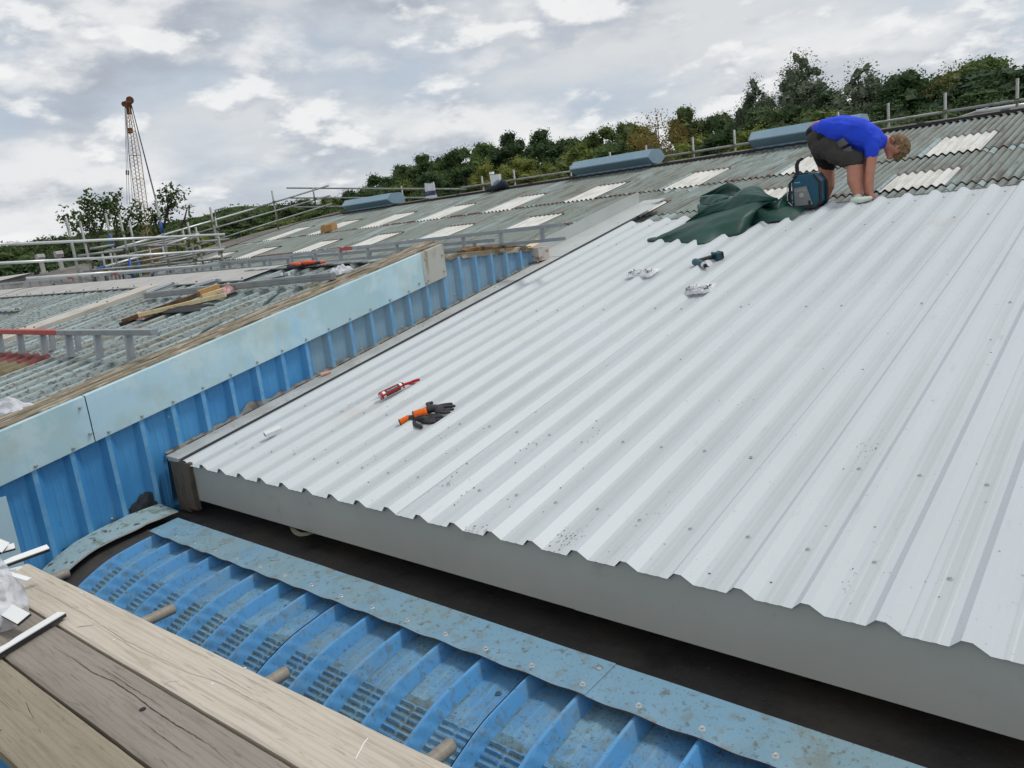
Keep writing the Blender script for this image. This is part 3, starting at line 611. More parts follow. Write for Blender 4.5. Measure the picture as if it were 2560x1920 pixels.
b = MB(); b.grid(2, 14, lambda u, v: V((-8.52+.40*u, 1.0+2.85*v, zl(1.0+2.85*v)+.050))); b.quad((-8.12, 1.0, zl(1.0)+.050), (-8.118, 1.0, zl(1.0)-.01), (-8.118, 3.85, zl(3.85)-.01), (-8.12, 3.85, zl(3.85)+.050))
b.build('flat_roof_strip', M['cream'], nb)
for x in (-8.2, -8.44):
    for y in (1.9, 2.6, 3.3): fixing(nb, (x, y, zl(y)+.050), (0, -.18, 1), M['lapedge'], .012, .007, .010, 'bolt')
for k in range(22):
    x = -5.1-(k//2)*PL*2; y = 2.9 if k % 2 else 1.7
    if not -8.55 < x < -8.1: fixing(nb, (x, y, lz(x, y)), (0, -.18, 1), M['lapedge'], .012, .007, .010, 'bolt')
# ridge capping of this roof, ends lapped, bolts along the lower edge
def cap(xa, xb, dz=0):
    pts = [(3.80, -.300), (4.18, -.232), (4.30, -.224), (4.42, -.232), (4.95, -.330)]
    mb = MB(); n = 16
    mb.grid(n, 4, lambda u, v: V((xa+(xb-xa)*u, pts[round(v*4)][0], pts[round(v*4)][1]+dz+.028+.003*noise.noise(V((u*3+xa, v*2, 6))))))
    mb.grid(n, 1, lambda u, v: V((xa+(xb-xa)*u, 3.80, -.300+dz+.028-.010*v)))
    for k in range(int((xb-xa)/PL/2)+1):
        x = xa+.08+k*PL*2
        if x < xb: fixing(nb, (x, 3.84, -.292+dz+.028), (0, -.18, 1), M['lapedge'], .012, .007, .010, 'bolt')
    mb.build('ridge_cap', M['ridgeL'], nb)
x = -20.3
while x < -7.0: cap(x, x+1.42, .004*(int(x*10) % 2)); x += 1.38
b = MB(); b.grid(30, 3, lambda u, v: V((-6.92+2.12*u, 4.10+.30*v, -.205-.02*abs(v-.5)-.012*u+.008*noise.noise(V((u*7, v, 1))))))
b.build('ridge_cap', M['oldL'], nb, solid=.012)
b = MB(); b.grid(100, 6, lambda u, v: V((-20.3+15.6*u, 4.60+1.30*v, -.260-.1845*1.35*v+lw(-20.3+15.6*u)*.6)))
b.build('rear_roof_sheet', M['oldL'], nb, smooth=True)
# mustard coloured patch with red ends, low on the near slope
b = MB(); b.grid(80, 4, lambda u, v: V((-7.6+1.25*u, 1.45+.66*v+.0*u, lz(-7.6+1.25*u, 1.45+.66*v)+.006)), mf=lambda i, j: 1 if j == 3 else 0)
b.build('patch_sheet', [mat('mustard_sheet', srgb(122, 114, 88), [(srgb(98, 84, 52), 8, .45, .65, .8)], rough=.9), mat('red_sheet_end', srgb(122, 74, 70), [(srgb(100, 50, 50), 20, .45, .65, .8)], rough=.9)], nb, smooth=True)

# ------------------------------------------------------------ curved blue eaves cladding under the scaffold boards
bl = thing('curved_blue_cladding', 'curved blue ribbed eaves sheet with crimped bends and a mossy flashing along its top', 'cladding', (-2.0, 1.0, -6.3))
# crest profile, arc length parametrised (y, z)
CP = [(1.70, -1.425), (1.66, -1.432), (1.55, -1.444), (1.42, -1.466), (1.34, -1.492), (1.265, -1.524), (1.19, -1.570), (1.12, -1.635), (1.06, -1.72), (1.015, -1.83), (.99, -1.96), (.98, -2.1)]
CS = [0]
for a, c in zip(CP, CP[1:]): CS.append(CS[-1]+math.dist(a, c))
def crest(s):
    s = max(0, min(CS[-1]-1e-6, s))
    for i in range(len(CP)-1):
        if CS[i] <= s <= CS[i+1]:
            f = (s-CS[i])/(CS[i+1]-CS[i]); f2 = f
            p0 = CP[max(i-1, 0)]; p1 = CP[i]; p2 = CP[i+1]; p3 = CP[min(i+2, len(CP)-1)]
            cr = lambda a, b_, c_, d_: .5*((2*b_)+(-a+c_)*f+(2*a-5*b_+4*c_-d_)*f*f+(-a+3*b_-3*c_+d_)*f**3)
            return cr(p0[0], p1[0], p2[0], p3[0]), cr(p0[1], p1[1], p2[1], p3[1])
XC = -.745                                             # a crest; the others every .2
XOFF = [0, .005, .0075, .012, .017, .022, .025, .030, .034, .042, .055, .068, .078, .086, .092, .096, .1]
XS1 = XOFF+[.2-q for q in XOFF[-2:0:-1]]
HB = .050
def bprof(q):                                          # q: distance past a crest, 0 to .2
    t = min(q, .2-q)
    if t < .006: return 0.0
    if t < .025: return -HB*(t-.006)/.019
    h = -HB
    for c in (.075, .125):
        h += .003*max(0, 1-abs(q-c)/.011)
    return h
def barrel(ka, kb, dz):                                # from crest ka to crest kb (may be fractional)
    mb = MB(); xs = []
    k = math.floor(ka)
    while k < kb:
        for q in XS1:
            if ka-1e-6 <= k+q/.2 <= kb+.06: xs.append((XC+k*.2+q, q))
        k += 1
    ns = 190; smax = CS[-1]*.93; n = len(xs)-1
    c0 = .290; pt = .026
    def fn(u, v):
        x, q = xs[round(u*n)]; s = smax*v
        y, z = crest(s); y2, z2 = crest(s+.004); t = V((0, y2-y, z2-z)).normalized(); nrm = V((0, t.z, -t.y))
        if nrm.z < 0: nrm = -nrm
        if nrm.y > 0 and nrm.z < .2: nrm = -nrm
        h = bprof(q); td = min(q, .2-q)
        if s > c0 and td >= .030:
            ph = ((s-c0)/pt) % 1.0
            h += max(0, math.sin(math.pi*min(1, max(0, (ph-.22)/.56))))**.7*.0105*(0.25 if td > .094 else 1)*(.7 if td < .033 else 1)
        elif s > c0-.03 and .008 < td < .026:           # scalloped flanks
            h += .007*math.sin((s-c0)/.062*math.pi*2)*math.sin((td-.006)/.019*math.pi)
        return V((x, y, z+dz))+nrm*(h+.0012*noise.noise(V((x*15, s*15, 2))))
    def mf(i, j):
        x, q = xs[i]; s = smax*(j+.5)/ns; td = min(q, .2-q); nn = noise.noise(V((x*7, s*7, 4)))
        if td < .024: return 2
        if s > c0:
            ph = ((s-c0)/pt) % 1.0
            return 1 if (ph < .24 or ph > .80) and nn > -.35 else 0
        return 1 if (.024 < td < .034 and nn > .05) or (s > c0-.018*(1+nn*2) and nn > -.1) else 0
    mb.grid(n, ns, fn, mf=mf)
    return mb.build('curved_sheet', [M['barrel'], M['barreldirt'], M['bcrest']], bl, smooth=False)
barrel(-17.25, -14, .0); barrel(-14, -9, .0012); barrel(-9, -4, 0); barrel(-4, 1, .0012); barrel(1, 7, 0)
# flashing along the top: two lengths, its front edge waving between the fixings
def topfl(xa, xb, dz, front0=None):
    mb = MB(); n = int((xb-xa)/.01)
    def fn(u, v):
        x = xa+(xb-xa)*u
        wv = .0065*math.cos(2*math.pi*(x-XC)/.2)
        ye = 1.632-.004*math.cos(2*math.pi*(x-XC)/.2)
        y = ye+(1.803-ye)*v
        if u < .01 and xa < -4: y += 0
        return V((x, y, -1.4235+dz+wv*(1-v)**2+.012*v+.002*noise.noise(V((x*5, v*3, 2)))))
    mb.grid(n, 6, fn, mf=None)
    mb.grid(n, 1, lambda u, v: fn(u, 0)+V((0, -.0004, -.0025*v)), mi=1)
    mb.grid(n, 1, lambda u, v: fn(u, 1)+V((0, .001, -.03*v)))
    ob = mb.build('top_flashing', [M['topflash'], M['rust']], bl)
    for k in range(-20, 8):
        x = XC+k*.2+random.uniform(-.004, .004)
        if xa+.03 < x < xb-.01: fixing(ob, (x, 1.665, -1.4235+dz+.0060), (.03, -.08, 1), M['chrome'], .0115, .0055, .009)
    if xb < 0: fixing(ob, (xb-.035, 1.76, -1.4125+dz), (0, 0, 1), M['chrome'], .0115, .0055, .009)
topfl(-4.20, -1.315, .0025); topfl(-1.34, .65, 0)
b = MB(); b.grid(4, 30, lambda u, v: V((-4.6+.42*u, crest(CS[-1]*.9*v)[0]+.01, crest(CS[-1]*.9*v)[1]-.050))); b.build('dirty_lining', M['membrane'], bl)
# apron flashing that follows the curve at the foot of the gable wall
b = MB()
def apf(u, v):
    s = .80*v-.19; y, z = crest(max(s, 0)) if s > 0 else (1.70-s*1.0, -1.425)
    x = -4.605+(.225+.01*math.sin(v*7))*u
    return V((x, y, z+.004-.010*u+.004*noise.noise(V((x*20, s*10, 3)))))
b.grid(8, 40, apf); b.grid(1, 40, lambda u, v: apf(1, v)+V((.001*u, 0, -.008*u)), mi=1)
b.build('apron_flashing', [M['apron'], M['ridgeL']], bl)
bsm = mat('blue_screw_cap', srgb(70, 96, 120), [(srgb(60, 60, 60), 60, .45, .6, .8)], rough=.6)
for X in [XC-.2*k+.1 for k in range(-2, 14)]:
    if random.random() < .6: fixing(bl, (X+.02, 1.575, -1.441-.046), (0, -.1, 1), bsm, .011, .0055, .007)
b = MB(); b.box((-1.8, .99, -4.2), (5.0, .02, 4.2)); b.build('lower_wall', M['blue'], bl)
for k in range(26):                                      # leaves and dirt caught in the pans
    pass
# ------------------------------------------------------------ helpers for things lying on the roofs
NR = V((0, -sa, ca))
def rf(x, y, h=0.0):                         # the point of the new roof (h above it) seen there
    d = ray(x, y); q = V((0, YE, -1.1826))+NR*h; return d*(q.dot(NR)/d.dot(NR))
NLn = V((0, -.1845, 1)).normalized()
def rl(x, y, h=0.0):                         # the same on the neighbour's roof
    d = ray(x, y); q = V((0, 1.187, -.780))+NLn*h; return d*(q.dot(NLn)/d.dot(NLn))
def capsule(mb, p0, r0_, p1, r1_, mi=0, n=12):
    p0 = V(p0); p1 = V(p1); ax = p1-p0
    k = max(2, int(ax.length/max(.004, min(r0_, r1_))*.6)+1)
    t = ax.normalized() if ax.length > 1e-6 else V((0, 0, 1))
    pts = []; rs = []
    for a in (80, 55, 28): pts.append(p0-t*r0_*math.sin(R(a))); rs.append(r0_*math.cos(R(a)))
    for i in range(k+1): pts.append(p0+ax*i/k); rs.append(r0_+(r1_-r0_)*i/k)
    for a in (28, 55, 80): pts.append(p1+t*r1_*math.sin(R(a))); rs.append(r1_*math.cos(R(a)))
    mb.path(pts, rs, n, mi)
def chain(mb, pr_, mi=0, n=12):
    for (p, a), (q, c) in zip(pr_, pr_[1:]): capsule(mb, p, a, q, c, mi, n)
def text(s_, name, size, M4, mt, parent, ext=.0008):
    cu = bpy.data.curves.new(name, 'FONT'); cu.body = s_; cu.size = size; cu.extrude = ext; cu.align_x = 'CENTER'; cu.align_y = 'CENTER'
    o = bpy.data.objects.new('t', cu); C.objects.link(o)
    bpy.context.view_layer.update()
    me = bpy.data.meshes.new_from_object(o.evaluated_get(bpy.context.evaluated_depsgraph_get()))
    bpy.data.objects.remove(o); bpy.data.curves.remove(cu)
    me.transform(Matrix.Translation(-W0.get(parent.name, V((0, 0, 0)))) @ M4); me.materials.clear(); me.materials.append(mt); me.name = name
    ob = bpy.data.objects.new(name, me); C.objects.link(ob); ob.parent = parent; W0[ob.name] = W0.get(parent.name, V((0, 0, 0))); return ob
def frame(o_, x, y, z):                      # matrix with given axes
    m_ = Matrix.Identity(4)
    for i, a in enumerate((x, y, z)):
        for k in range(3): m_[k][i] = a[k]
    for k in range(3): m_[k][3] = o_[k]
    return m_

# ------------------------------------------------------------ scaffold boards and transoms
ZB = -1.2
def board(name, mt, lab, c, zt, th=.030):
    (xa, ya0, ya1), (xb, yb0, yb1) = c       # left end: lower and upper edge, right end the same
    t = thing(name, lab, 'board', (xa, ya0, zt), 'scaffold boards underfoot')
    mb = MB(); n = 60; j = 10
    ed = lambda x, s_: .0025*noise.noise(V((x*3, s_*5, 1)))+.0012*noise.noise(V((x*14, s_*5, 2)))
    def fn(u, v):
        x = xa+(xb-xa)*u; y0 = ya0+(yb0-ya0)*u+ed(x, 0); y1 = ya1+(yb1-ya1)*u+ed(x, 1)
        x += -.035*v*(1-u)**20 if name else 0
        e = min(v, 1-v)
        return V((x, y0+(y1-y0)*v, zt-.004*(1-min(1, e/.05))**2+.0012*noise.noise(V((x*2, v*3, 9)))))
    mb.grid(n, j*2, fn)
    mb.grid(n, 1, lambda u, v: fn(u, 1)+V((0, 0, -th*v))); mb.grid(n, 1, lambda u, v: fn(u, 0)+V((0, 0, -th*(1-v))))
    mb.grid(j*2, 1, lambda u, v: fn(0, u)+V((0, 0, -th*(1-v)))); mb.grid(j*2, 1, lambda u, v: fn(1, u)+V((0, 0, -th*v)))
    mb.grid(n, 1, lambda u, v: fn(u, 1-v)+V((0, 0, -th)))
    mb.build('plank', mt, t); return t
b1 = board('scaffold_board', M['board1'], 'pale tan scaffold board nearest the blue curved cladding', ((-3.68, .764, .934), (-.48, .835, 1.029)), ZB)
b2 = board('scaffold_board', M['board2'], 'grey weathered scaffold board with a long crack, between two tan boards', ((-3.66, .573, .755), (-.48, .636, .823)), ZB-.001)
b3 = board('scaffold_board', M['board3'], 'yellowish scaffold board in the bottom left corner, farthest from the roof', ((-3.68, .380, .563), (-.48, .444, .624)), ZB+.001)
b = MB()
b.tube((-2.13, .708, ZB-.001), (-2.13, .708, ZB+.002), .0085, 16)
o = b.build('nail_washer', M['black'], b2)
b = MB()
for (x, y) in ((759*.3736, 1600), (1640*.3736, 1300+990*.3736), (1420*.3736, 1300+1095*.3736), (545*.3736, 1300+485*.3736)):
    p = onz(x, y, ZB+.001); b.ball(p, .004, 8, 5, (1, 1, .3))
b.path([onz(795*1.157, 1595*1.157, ZB+.001), onz(786*1.157, 1606*1.157, ZB+.001), onz(779*1.157, 1620*1.157, ZB+.001), onz(768*1.157, 1640*1.157, ZB+.001)], .0016, 6)
b.build('paint_drips', M['plastic_white'], b1)
ZP = ZB-.030-.020
for k, (px_, py_, lab) in enumerate(((171, 1431, 'short galvanised tube end under the board beside the blue gable wall'), (434, 1521, 'rusty galvanised tube end poking out over the blue ribs, second from the gable wall'), (716, 1680, 'pale galvanised tube end by the middle of the near board edge'), (1128, 1862, 'galvanised tube end showing at the bottom edge of the photo'))):
    e_ = onz(px_, py_, ZP); x, ye = e_.x, e_.y
    t = thing('scaffold_tube', lab, 'tube', (x, ye, ZP), 'tubes carrying the boards')
    mb = MB(); n = 20
    mb.path([(x+.02, .0, ZP), (x, ye, ZP)], .0195, n, cap=False); mb.path([(x, ye, ZP), (x, ye-.03, ZP)], .0165, n, mi=1, cap=True)
    vs = []
    for r_ in (.0195, .0165): vs += [V((x+r_*math.cos(2*math.pi*i/n), ye, ZP+r_*math.sin(2*math.pi*i/n))) for i in range(n)]
    mb.add(vs, [(i, (i+1) % n, n+(i+1) % n, n+i) for i in range(n)])
    mb.build('tube', [M['galvdull'], M['under']], t, smooth=False)

zB = lambda x, y: onz(x*.3736, 1300+y*.3736, ZB+.0008)
def crack(par, pts, r_, mt_=None):
    mb = MB(); P_ = []
    for (a, b_), (c, d_) in zip(pts, pts[1:]):
        k = max(2, int(math.hypot(c-a, d_-b_)/22))
        for i in range(k): f = i/k; P_.append(zB(a+(c-a)*f+random.uniform(-2.5, 2.5), b_+(d_-b_)*f+random.uniform(-2.5, 2.5)))
    P_.append(zB(*pts[-1])); mb.path(P_, [r_*.65*(.25+1.0*math.sin(math.pi*(i+.5)/len(P_)))*random.uniform(.6, 1.1) for i in range(len(P_))], 5)
    for v_ in mb.v: v_.z = ZB+.001+(v_.z-ZB-.001)*.35
    mb.build('crack', mt_ or M['crack'], par)
crack(b2, [(345, 840), (480, 920), (620, 1020), (760, 1080), (900, 1170), (1010, 1260), (1180, 1370), (1400, 1500), (1560, 1640)], .0017)
crack(b2, [(650, 975), (780, 1050), (880, 1120), (990, 1185), (1100, 1260)], .0010)
crack(b2, [(940, 1340), (1060, 1430), (1200, 1530), (1300, 1600)], .0011)
crack(b3, [(165, 1205), (195, 1270), (228, 1335)], .0016); crack(b3, [(250, 1375), (280, 1440), (312, 1495)], .0018); crack(b3, [(355, 1540), (385, 1600), (410, 1650)], .0016)
crack(b3, [(0, 1180), (60, 1240), (140, 1290)], .0010); crack(b3, [(120, 1130), (135, 1165)], .0012)
crack(b1, [(170, 425), (330, 500), (560, 625), (830, 800), (1080, 930), (1250, 1010)], .0009, M['grainline']); crack(b1, [(620, 690), (900, 860), (1200, 1000), (1500, 1100), (1850, 1290), (2141, 1450)], .0009, M['grainline'])
crack(b1, [(515, 718), (570, 708), (632, 700)], .0016); crack(b1, [(1090, 1105), (1130, 1085), (1200, 1075)], .0008, M['grainline'])
# ------------------------------------------------------------ bag of foam fillers and loose strips on the boards
def strip(a, b_, wd, ht, lab, nrmw=None, parent=None):
    a = V(a); b_ = V(b_); t = thing('foam_strip', lab, 'strip', a, 'black and white foam strips') if parent is None else parent
    d = (b_-a).normalized(); sd = V((0, 0, 1)).cross(d).normalized()
    if nrmw: sd = (Matrix.Rotation(nrmw, 3, d) @ sd)
    up = d.cross(sd); l = (b_-a).length
    mb = MB(); k = 18
    def sec(u, v, z0, z1):
        w_ = wd*(1-.35*max(0, math.sin(u*math.pi*2.3-.6))**4*v)
        return a+d*(l*u)+sd*(w_*(v-.5))+up*z1
    mb.grid(k, 1, lambda u, v: sec(u, v, 0, ht)); mb.grid(k, 1, lambda u, v: sec(u, 1, 0, ht*(1-v*.25))); mb.grid(k, 1, lambda u, v: sec(u, 0, 0, ht*(.75+v*.25)))
    mb.build('white_face', M['plastic_white'], t)
    m2 = MB(); m2.grid(k, 1, lambda u, v: sec(u, v, 0, 0)); m2.grid(k, 1, lambda u, v: sec(u, 0, 0, ht*.75*v)-sd*.001); m2.grid(k, 1, lambda u, v: sec(u, 1, 0, ht*.75*(1-v))+sd*.001)
    m2.grid(1, 1, lambda u, v: sec(0, u, 0, ht*.75*v)); m2.grid(1, 1, lambda u, v: sec(1, u, 0, ht*.75*v)); m2.build('black_edge', M['plastic_black'], t); return t
sx = lambda x, y: (x*.2049, 1320+y*.2049)
strip(onz(*sx(-160, 1640), ZB+.010), onz(*sx(765, 1075), ZB+.010), .036, .016, 'white foam strip with black edge lying across the gap between two boards')
strip(onz(*sx(-190, 545), ZB+.136), onz(*sx(590, 262), ZB+.136), .026, .017, 'longest white and black strip sticking out of the bag towards the blue wall', R(25))
strip(onz(*sx(-150, 880), ZB+.08), onz(*sx(310, 1130), ZB+.05), .048, .010, 'broad white strip leaning out of the bag, slanting down to the right', R(20))
strip(onz(*sx(-140, 600), ZB+.12), onz(*sx(105, 555), ZB+.12), .026, .013, 'short white strip end low in the mouth of the plastic bag', R(20))
strip(onz(*sx(-160, 330), ZB+.168), onz(*sx(185, 235), ZB+.168), .026, .012, 'dark edged strip across the top rim of the plastic bag', R(35))
strip(onz(*sx(-60, 300), ZB+.19), onz(*sx(40, 180), ZB+.19), .04, .010, 'white strip end standing highest in the bag', R(40))
t = thing('plastic_bag', 'see through plastic bag full of foam strips standing on the boards', 'bag', (-3.3, .64, ZB))
b = MB(); random.seed(3)
cx, cy = -3.36, .645
def bg_(u, v):
    a = u*2*math.pi; q = 1.0-.30*v+.10*math.sin(v*math.pi)
    k = 1+.08*noise.noise(V((math.cos(a)*2, math.sin(a)*2, v*3)))+.05*noise.noise(V((math.cos(a)*6, math.sin(a)*6, v*9)))
    return V((cx+.29*q*k*math.copysign(abs(math.cos(a))**.7, math.cos(a)), cy+.135*q*k*math.copysign(abs(math.sin(a))**.7, math.sin(a)), ZB+.004+.20*v+.010*noise.noise(V((a*2, v*5, 3)))*(v > .02)))
b.grid(64, 26, bg_); b.build('sleeve', M['poly'], t, smooth=True)
b = MB()
for k in range(22):
    a = V((cx+random.uniform(-.22, .18), cy+random.uniform(-.09, .09), ZB+.02+.15*random.random())); d = V((random.uniform(.4, 1), random.uniform(-.5, .5), random.uniform(-.25, .25))).normalized()*random.uniform(.08, .2)
    e = a+d; e.x = min(e.x, cx+.22); e.z = max(ZB+.015, min(e.z, ZB+.18))
    b.bar(a, e, .022, .009, mi=0 if random.random() < .72 else 1)
b.build('foam_pieces', [M['plastic_white'], M['plastic_black']], t)

# ------------------------------------------------------------ tools and litter on the new roof
z4 = lambda x, y: (640+x*.36166, 560+y*.36166)
def glove(lab, cuff, palm, fingers, loc):
    t = thing('work_glove', lab, 'glove', loc, 'pair of gloves on the white roof')
    mb = MB(); chain(mb, palm)
    for f in fingers: chain(mb, f, n=10)
    mb.build('hand', M['glove'], t, remesh=.0035, relax=3)
    mb = MB(); (p, a), (q, c) = cuff; mb.path([p+(q-p)*k/6 for k in range(7)], [a+(c-a)*k/6+.0015*math.sin(k*3) for k in range(7)], 18, cap=False)
    mb.build('cuff', M['orange'], t, smooth=True, solid=.002)
    mb = MB(); ax = (q-p).normalized(); u = ax.orthogonal().normalized(); w_ = ax.cross(u)
    mb.path([p+(u*math.cos(k*math.pi/8)+w_*math.sin(k*math.pi/8))*a*1.02 for k in range(17)], .0028, 6, cap=False); mb.build('hem', M['black'], t, smooth=True)
def G(x, y, h): return rf(*z4(x, y), h)
glove('upper black and orange work glove lying palm down on the second one', ((G(1090, 1322, .048), .021), (G(1185, 1293, .052), .023)),
      [(G(1175, 1290, .050), .021), (G(1215, 1275, .050), .024), (G(1255, 1275, .044), .022)],
      [[(G(1250, 1262, .050), .011), (G(1305, 1250, .046), .0105), (G(1350, 1243, .038), .009)], [(G(1255, 1275, .047), .0115), (G(1320, 1262, .042), .010), (G(1370, 1258, .034), .009)],
       [(G(1250, 1288, .042), .0115), (G(1315, 1285, .036), .010), (G(1360, 1280, .028), .009)], [(G(1245, 1300, .036), .010), (G(1300, 1305, .030), .009), (G(1335, 1300, .024), .008)],
       [(G(1200, 1262, .052), .012), (G(1185, 1245, .056), .0115), (G(1215, 1236, .056), .010)]], G(1200, 1290, 0))
glove('lower black and orange work glove, half under the other one', ((G(995, 1372, .018), .017), (G(1062, 1342, .026), .020)),
      [(G(1062, 1345, .024), .019), (G(1105, 1345, .026), .022), (G(1160, 1345, .026), .021)],
      [[(G(1155, 1328, .030), .011), (G(1215, 1320, .030), .010), (G(1270, 1318, .026), .009)], [(G(1160, 1342, .024), .0115), (G(1225, 1338, .022), .010), (G(1285, 1330, .018), .009)],
       [(G(1160, 1355, .018), .0115), (G(1215, 1358, .016), .010), (G(1262, 1352, .014), .009)], [(G(1150, 1366, .014), .010), (G(1200, 1372, .012), .009), (G(1235, 1368, .011), .008)],
       [(G(1080, 1362, .020), .013), (G(1105, 1388, .016), .0125), (G(1142, 1402, .014), .011)]], G(1100, 1350, 0))
# sealant cartridge in its red gun
t = thing('sealant_gun', 'red caulking gun with a silicone cartridge lying on the white roof', 'caulking gun', G(860, 1190, 0))
ax = (G(1060, 1090, .034)-G(862, 1190, .034)).normalized(); p0 = G(862, 1190, .034); up = (NR-ax*NR.dot(ax)).normalized(); sd = ax.cross(up)
Lc = .155
mb = MB(); mb.path([p0, p0+ax*Lc], .0205, 20); mb.build('cartridge', mat('cartridge_label', (.02, .02, .022), rough=.35), t, smooth=False)
mb = MB(); mb.path([p0+ax*.002, p0+ax*.030], .0209, 20, cap=False); mb.path([p0+ax*(Lc-.016), p0+ax*(Lc+.002)], .0209, 20, cap=False); mb.build('label_band', M['plastic_white'], t)
mb = MB(); mb.path([p0-ax*.002, p0-ax*.016, p0-ax*.018, p0-ax*.066], [.017, .0085, .006, .0028], 14); mb.build('nozzle', M['poly'], t, smooth=True)
mb = MB(); mb.path([p0-ax*.003, p0+ax*.010], .0232, 20, cap=False); mb.path([p0-ax*.003, p0-ax*.001], [.0232, .010], 20, cap=False)
for s_ in (-1, 1): mb.bar(p0+sd*.0215*s_+up*.004, p0+ax*(Lc+.012)+sd*.020*s_+up*.004, .004, .012, up)
mb.bar(p0+up*.022-sd*.004, p0+ax*(Lc+.01)+up*.018-sd*.004, .013, .004, up)
e = p0+ax*(Lc+.012); mb.bar(e-ax*.002-up*.018, e-ax*.002+up*.020, .042, .004, ax)
f = e+ax*.075-up*.010; mb.bar(e, f, .014, .014, up); mb.bar(f, f+ax*.05-up*.006, .020, .016, up); mb.bar(f-ax*.03-up*.004, f+ax*.02-up*.022, .010, .008, up)
mb.build('gun_frame', M['gunred'], t, bevel=.0015)
mb = MB(); mb.tube(e, f+ax*.115-up*.004, .0022, 8); mb.build('push_rod', M['chrome'], t)
fr = (ray(870, 975)*-1); nf = (fr-ax*fr.dot(ax)).normalized()
tx = -ax if ax.dot(rt) < 0 else ax
ty = nf.cross(tx)
cpos = p0+ax*(Lc*.52)+nf*.0207
text('SILICONE', 'lettering', .022, frame(cpos-ty*.007, tx, ty, nf), M['gunred'], t)
text('MULTI-PURPOSE', 'lettering', .010, frame(cpos+ty*.010, tx, ty, nf), M['plastic_white'], t)
# folded metal offcut
t = thing('metal_offcut', 'short white folded metal offcut near the foot of the roof edge', 'offcut', rf(680, 1082, 0))
a = rf(662, 1088, .034); c = rf(702, 1071, .034); ax = (c-a).normalized(); up = NR; sd = ax.cross(up).normalized()
mb = MB(); pr_ = [(-.020, -.012), (-.022, .006), (-.013, .018), (.014, .018), (.022, .008), (.020, -.012)]
for (u0, v0), (u1, v1) in zip(pr_, pr_[1:]): mb.quad(a+sd*u0+up*v0, a+sd*u1+up*v1, c+sd*u1+up*v1, c+sd*u0+up*v0)
mb.build('channel', M['plastic_white'], t, solid=.0015)
mb = MB(); mb.add([a+sd*u0+up*v0+ax*.002 for u0, v0 in pr_], [tuple(range(6))]); mb.build('dark_end', M['black'], t)
# cordless impact driver
t = thing('impact_driver', 'teal and black cordless impact driver lying on its side on the white roof', 'power tool', rf(1760, 650, 0))
q4 = lambda x, y: (1440+x*.2532, 480+y*.2532)
D = lambda x, y, h: rf(*q4(x, y), h)
a = D(1175, 690, .032); c = D(1262, 722, .030)
mb = MB(); ax = (c-a).normalized(); mb.path([a-ax*.012, a, a+ax*.03, c-ax*.008, c], [.020, .027, .029, .028, .024], 16); mb.build('motor_body', M['toolteal'], t, smooth=False, bevel=.002)
mb = MB(); mb.path([c-ax*.004, c+ax*.014, c+ax*.020, c+ax*.034], [.0255, .022, .015, .012], 16); mb.build('gear_case', M['chrome'], t, smooth=False)
mb = MB(); mb.path([c+ax*.020, c+ax*.040], [.016, .012], 14); mb.path([c+ax*.038, c+ax*.078], .0045, 8); mb.build('chuck', M['black'], t)
h0 = a+ax*.030+NR*.006; h1 = D(1345, 640, .036); mb = MB(); capsule(mb, h0, .018, h1, .016); mb.build('grip', M['black'], t, smooth=True)
bc = D(1385, 630, .036); hx = (h1-h0).normalized(); hy = NR; hz = hx.cross(hy).normalized(); rm = Matrix((hx, hz, NR)).transposed()
mb = MB(); mb.box(bc, (.040, .085, .058), rm); mb.build('battery_foot', M['toolteal'], t, bevel=.006)
mb = MB(); mb.box(bc+hx*.028, (.030, .080, .054), rm); mb.build('battery', M['black'], t, bevel=.005)
mb = MB(); mb.box(bc+hx*.020-hz*.0405, (.022, .004, .022), rm); mb.box(bc+hx*.030-hz*.0405, (.018, .005, .018), rm); mb.build('battery_label', M['ridgeL'], t)
mb = MB(); mb.box(bc-hx*.004+NR*.033, (.026, .03, .008), rm); mb.build('belt_hook', M['chrome'], t, bevel=.002)
def crease(ob, size, k):
    tx_ = bpy.data.textures.new('creases', 'CLOUDS'); tx_.noise_scale = size; tx_.noise_depth = 2
    d_ = ob.modifiers.new('d', 'DISPLACE'); d_.texture = tx_; d_.strength = k; d_.mid_level = .5; d_.texture_coords = 'LOCAL'
# two bags of screws
def screwbag(lab, cx_, cy_, w_, h_, ang, seed):
    random.seed(seed); c = rf(*q4(cx_, cy_), .014); t = thing('screw_bag', lab, 'bag', c, 'bags of screws on the white roof')
    ex = Matrix.Rotation(ang, 3, NR) @ V((1, 0, 0)); ex = (ex-NR*ex.dot(NR)).normalized(); ey = NR.cross(ex)
    mb = MB()
    def fn(u, v):
        a = (u-.5)*2; b_ = (v-.5)*2; q = max(0, 1-a*a)*max(0, 1-b_*b_)
        k = .035*q**.5*(1.15-.55*v)+.008*noise.noise(V((u*6+seed, v*6, 1)))+.004*noise.noise(V((u*16, v*16, seed)))+.010
        return c+ex*(w_*a*.5*(1-.25*v))+ey*(h_*b_*.5+.02*a*a)+NR*k
    mb.grid(26, 22, fn); mb.build('sleeve', M['polyclear'], t, smooth=False)
    mb = MB()
    for k in range(190):
        a = random.uniform(-.8, .8); b_ = random.uniform(-.85, .15)*(1-.3*abs(a))
        p = c+ex*(w_*a*.45)+ey*(h_*b_*.5)+NR*random.uniform(.012, .040)
        d = V((random.gauss(0, 1), random.gauss(0, 1), random.gauss(0, .5))).normalized()
        mb.tube(p, p+d*.016, .0018, 5, mi=0); mb.tube(p, p+d*.003, .0048, 6, mi=1 if random.random() < .4 else 0)
    tag(mb.build('loose_screws', [M['screw'], M['black']], t), kind='stuff')
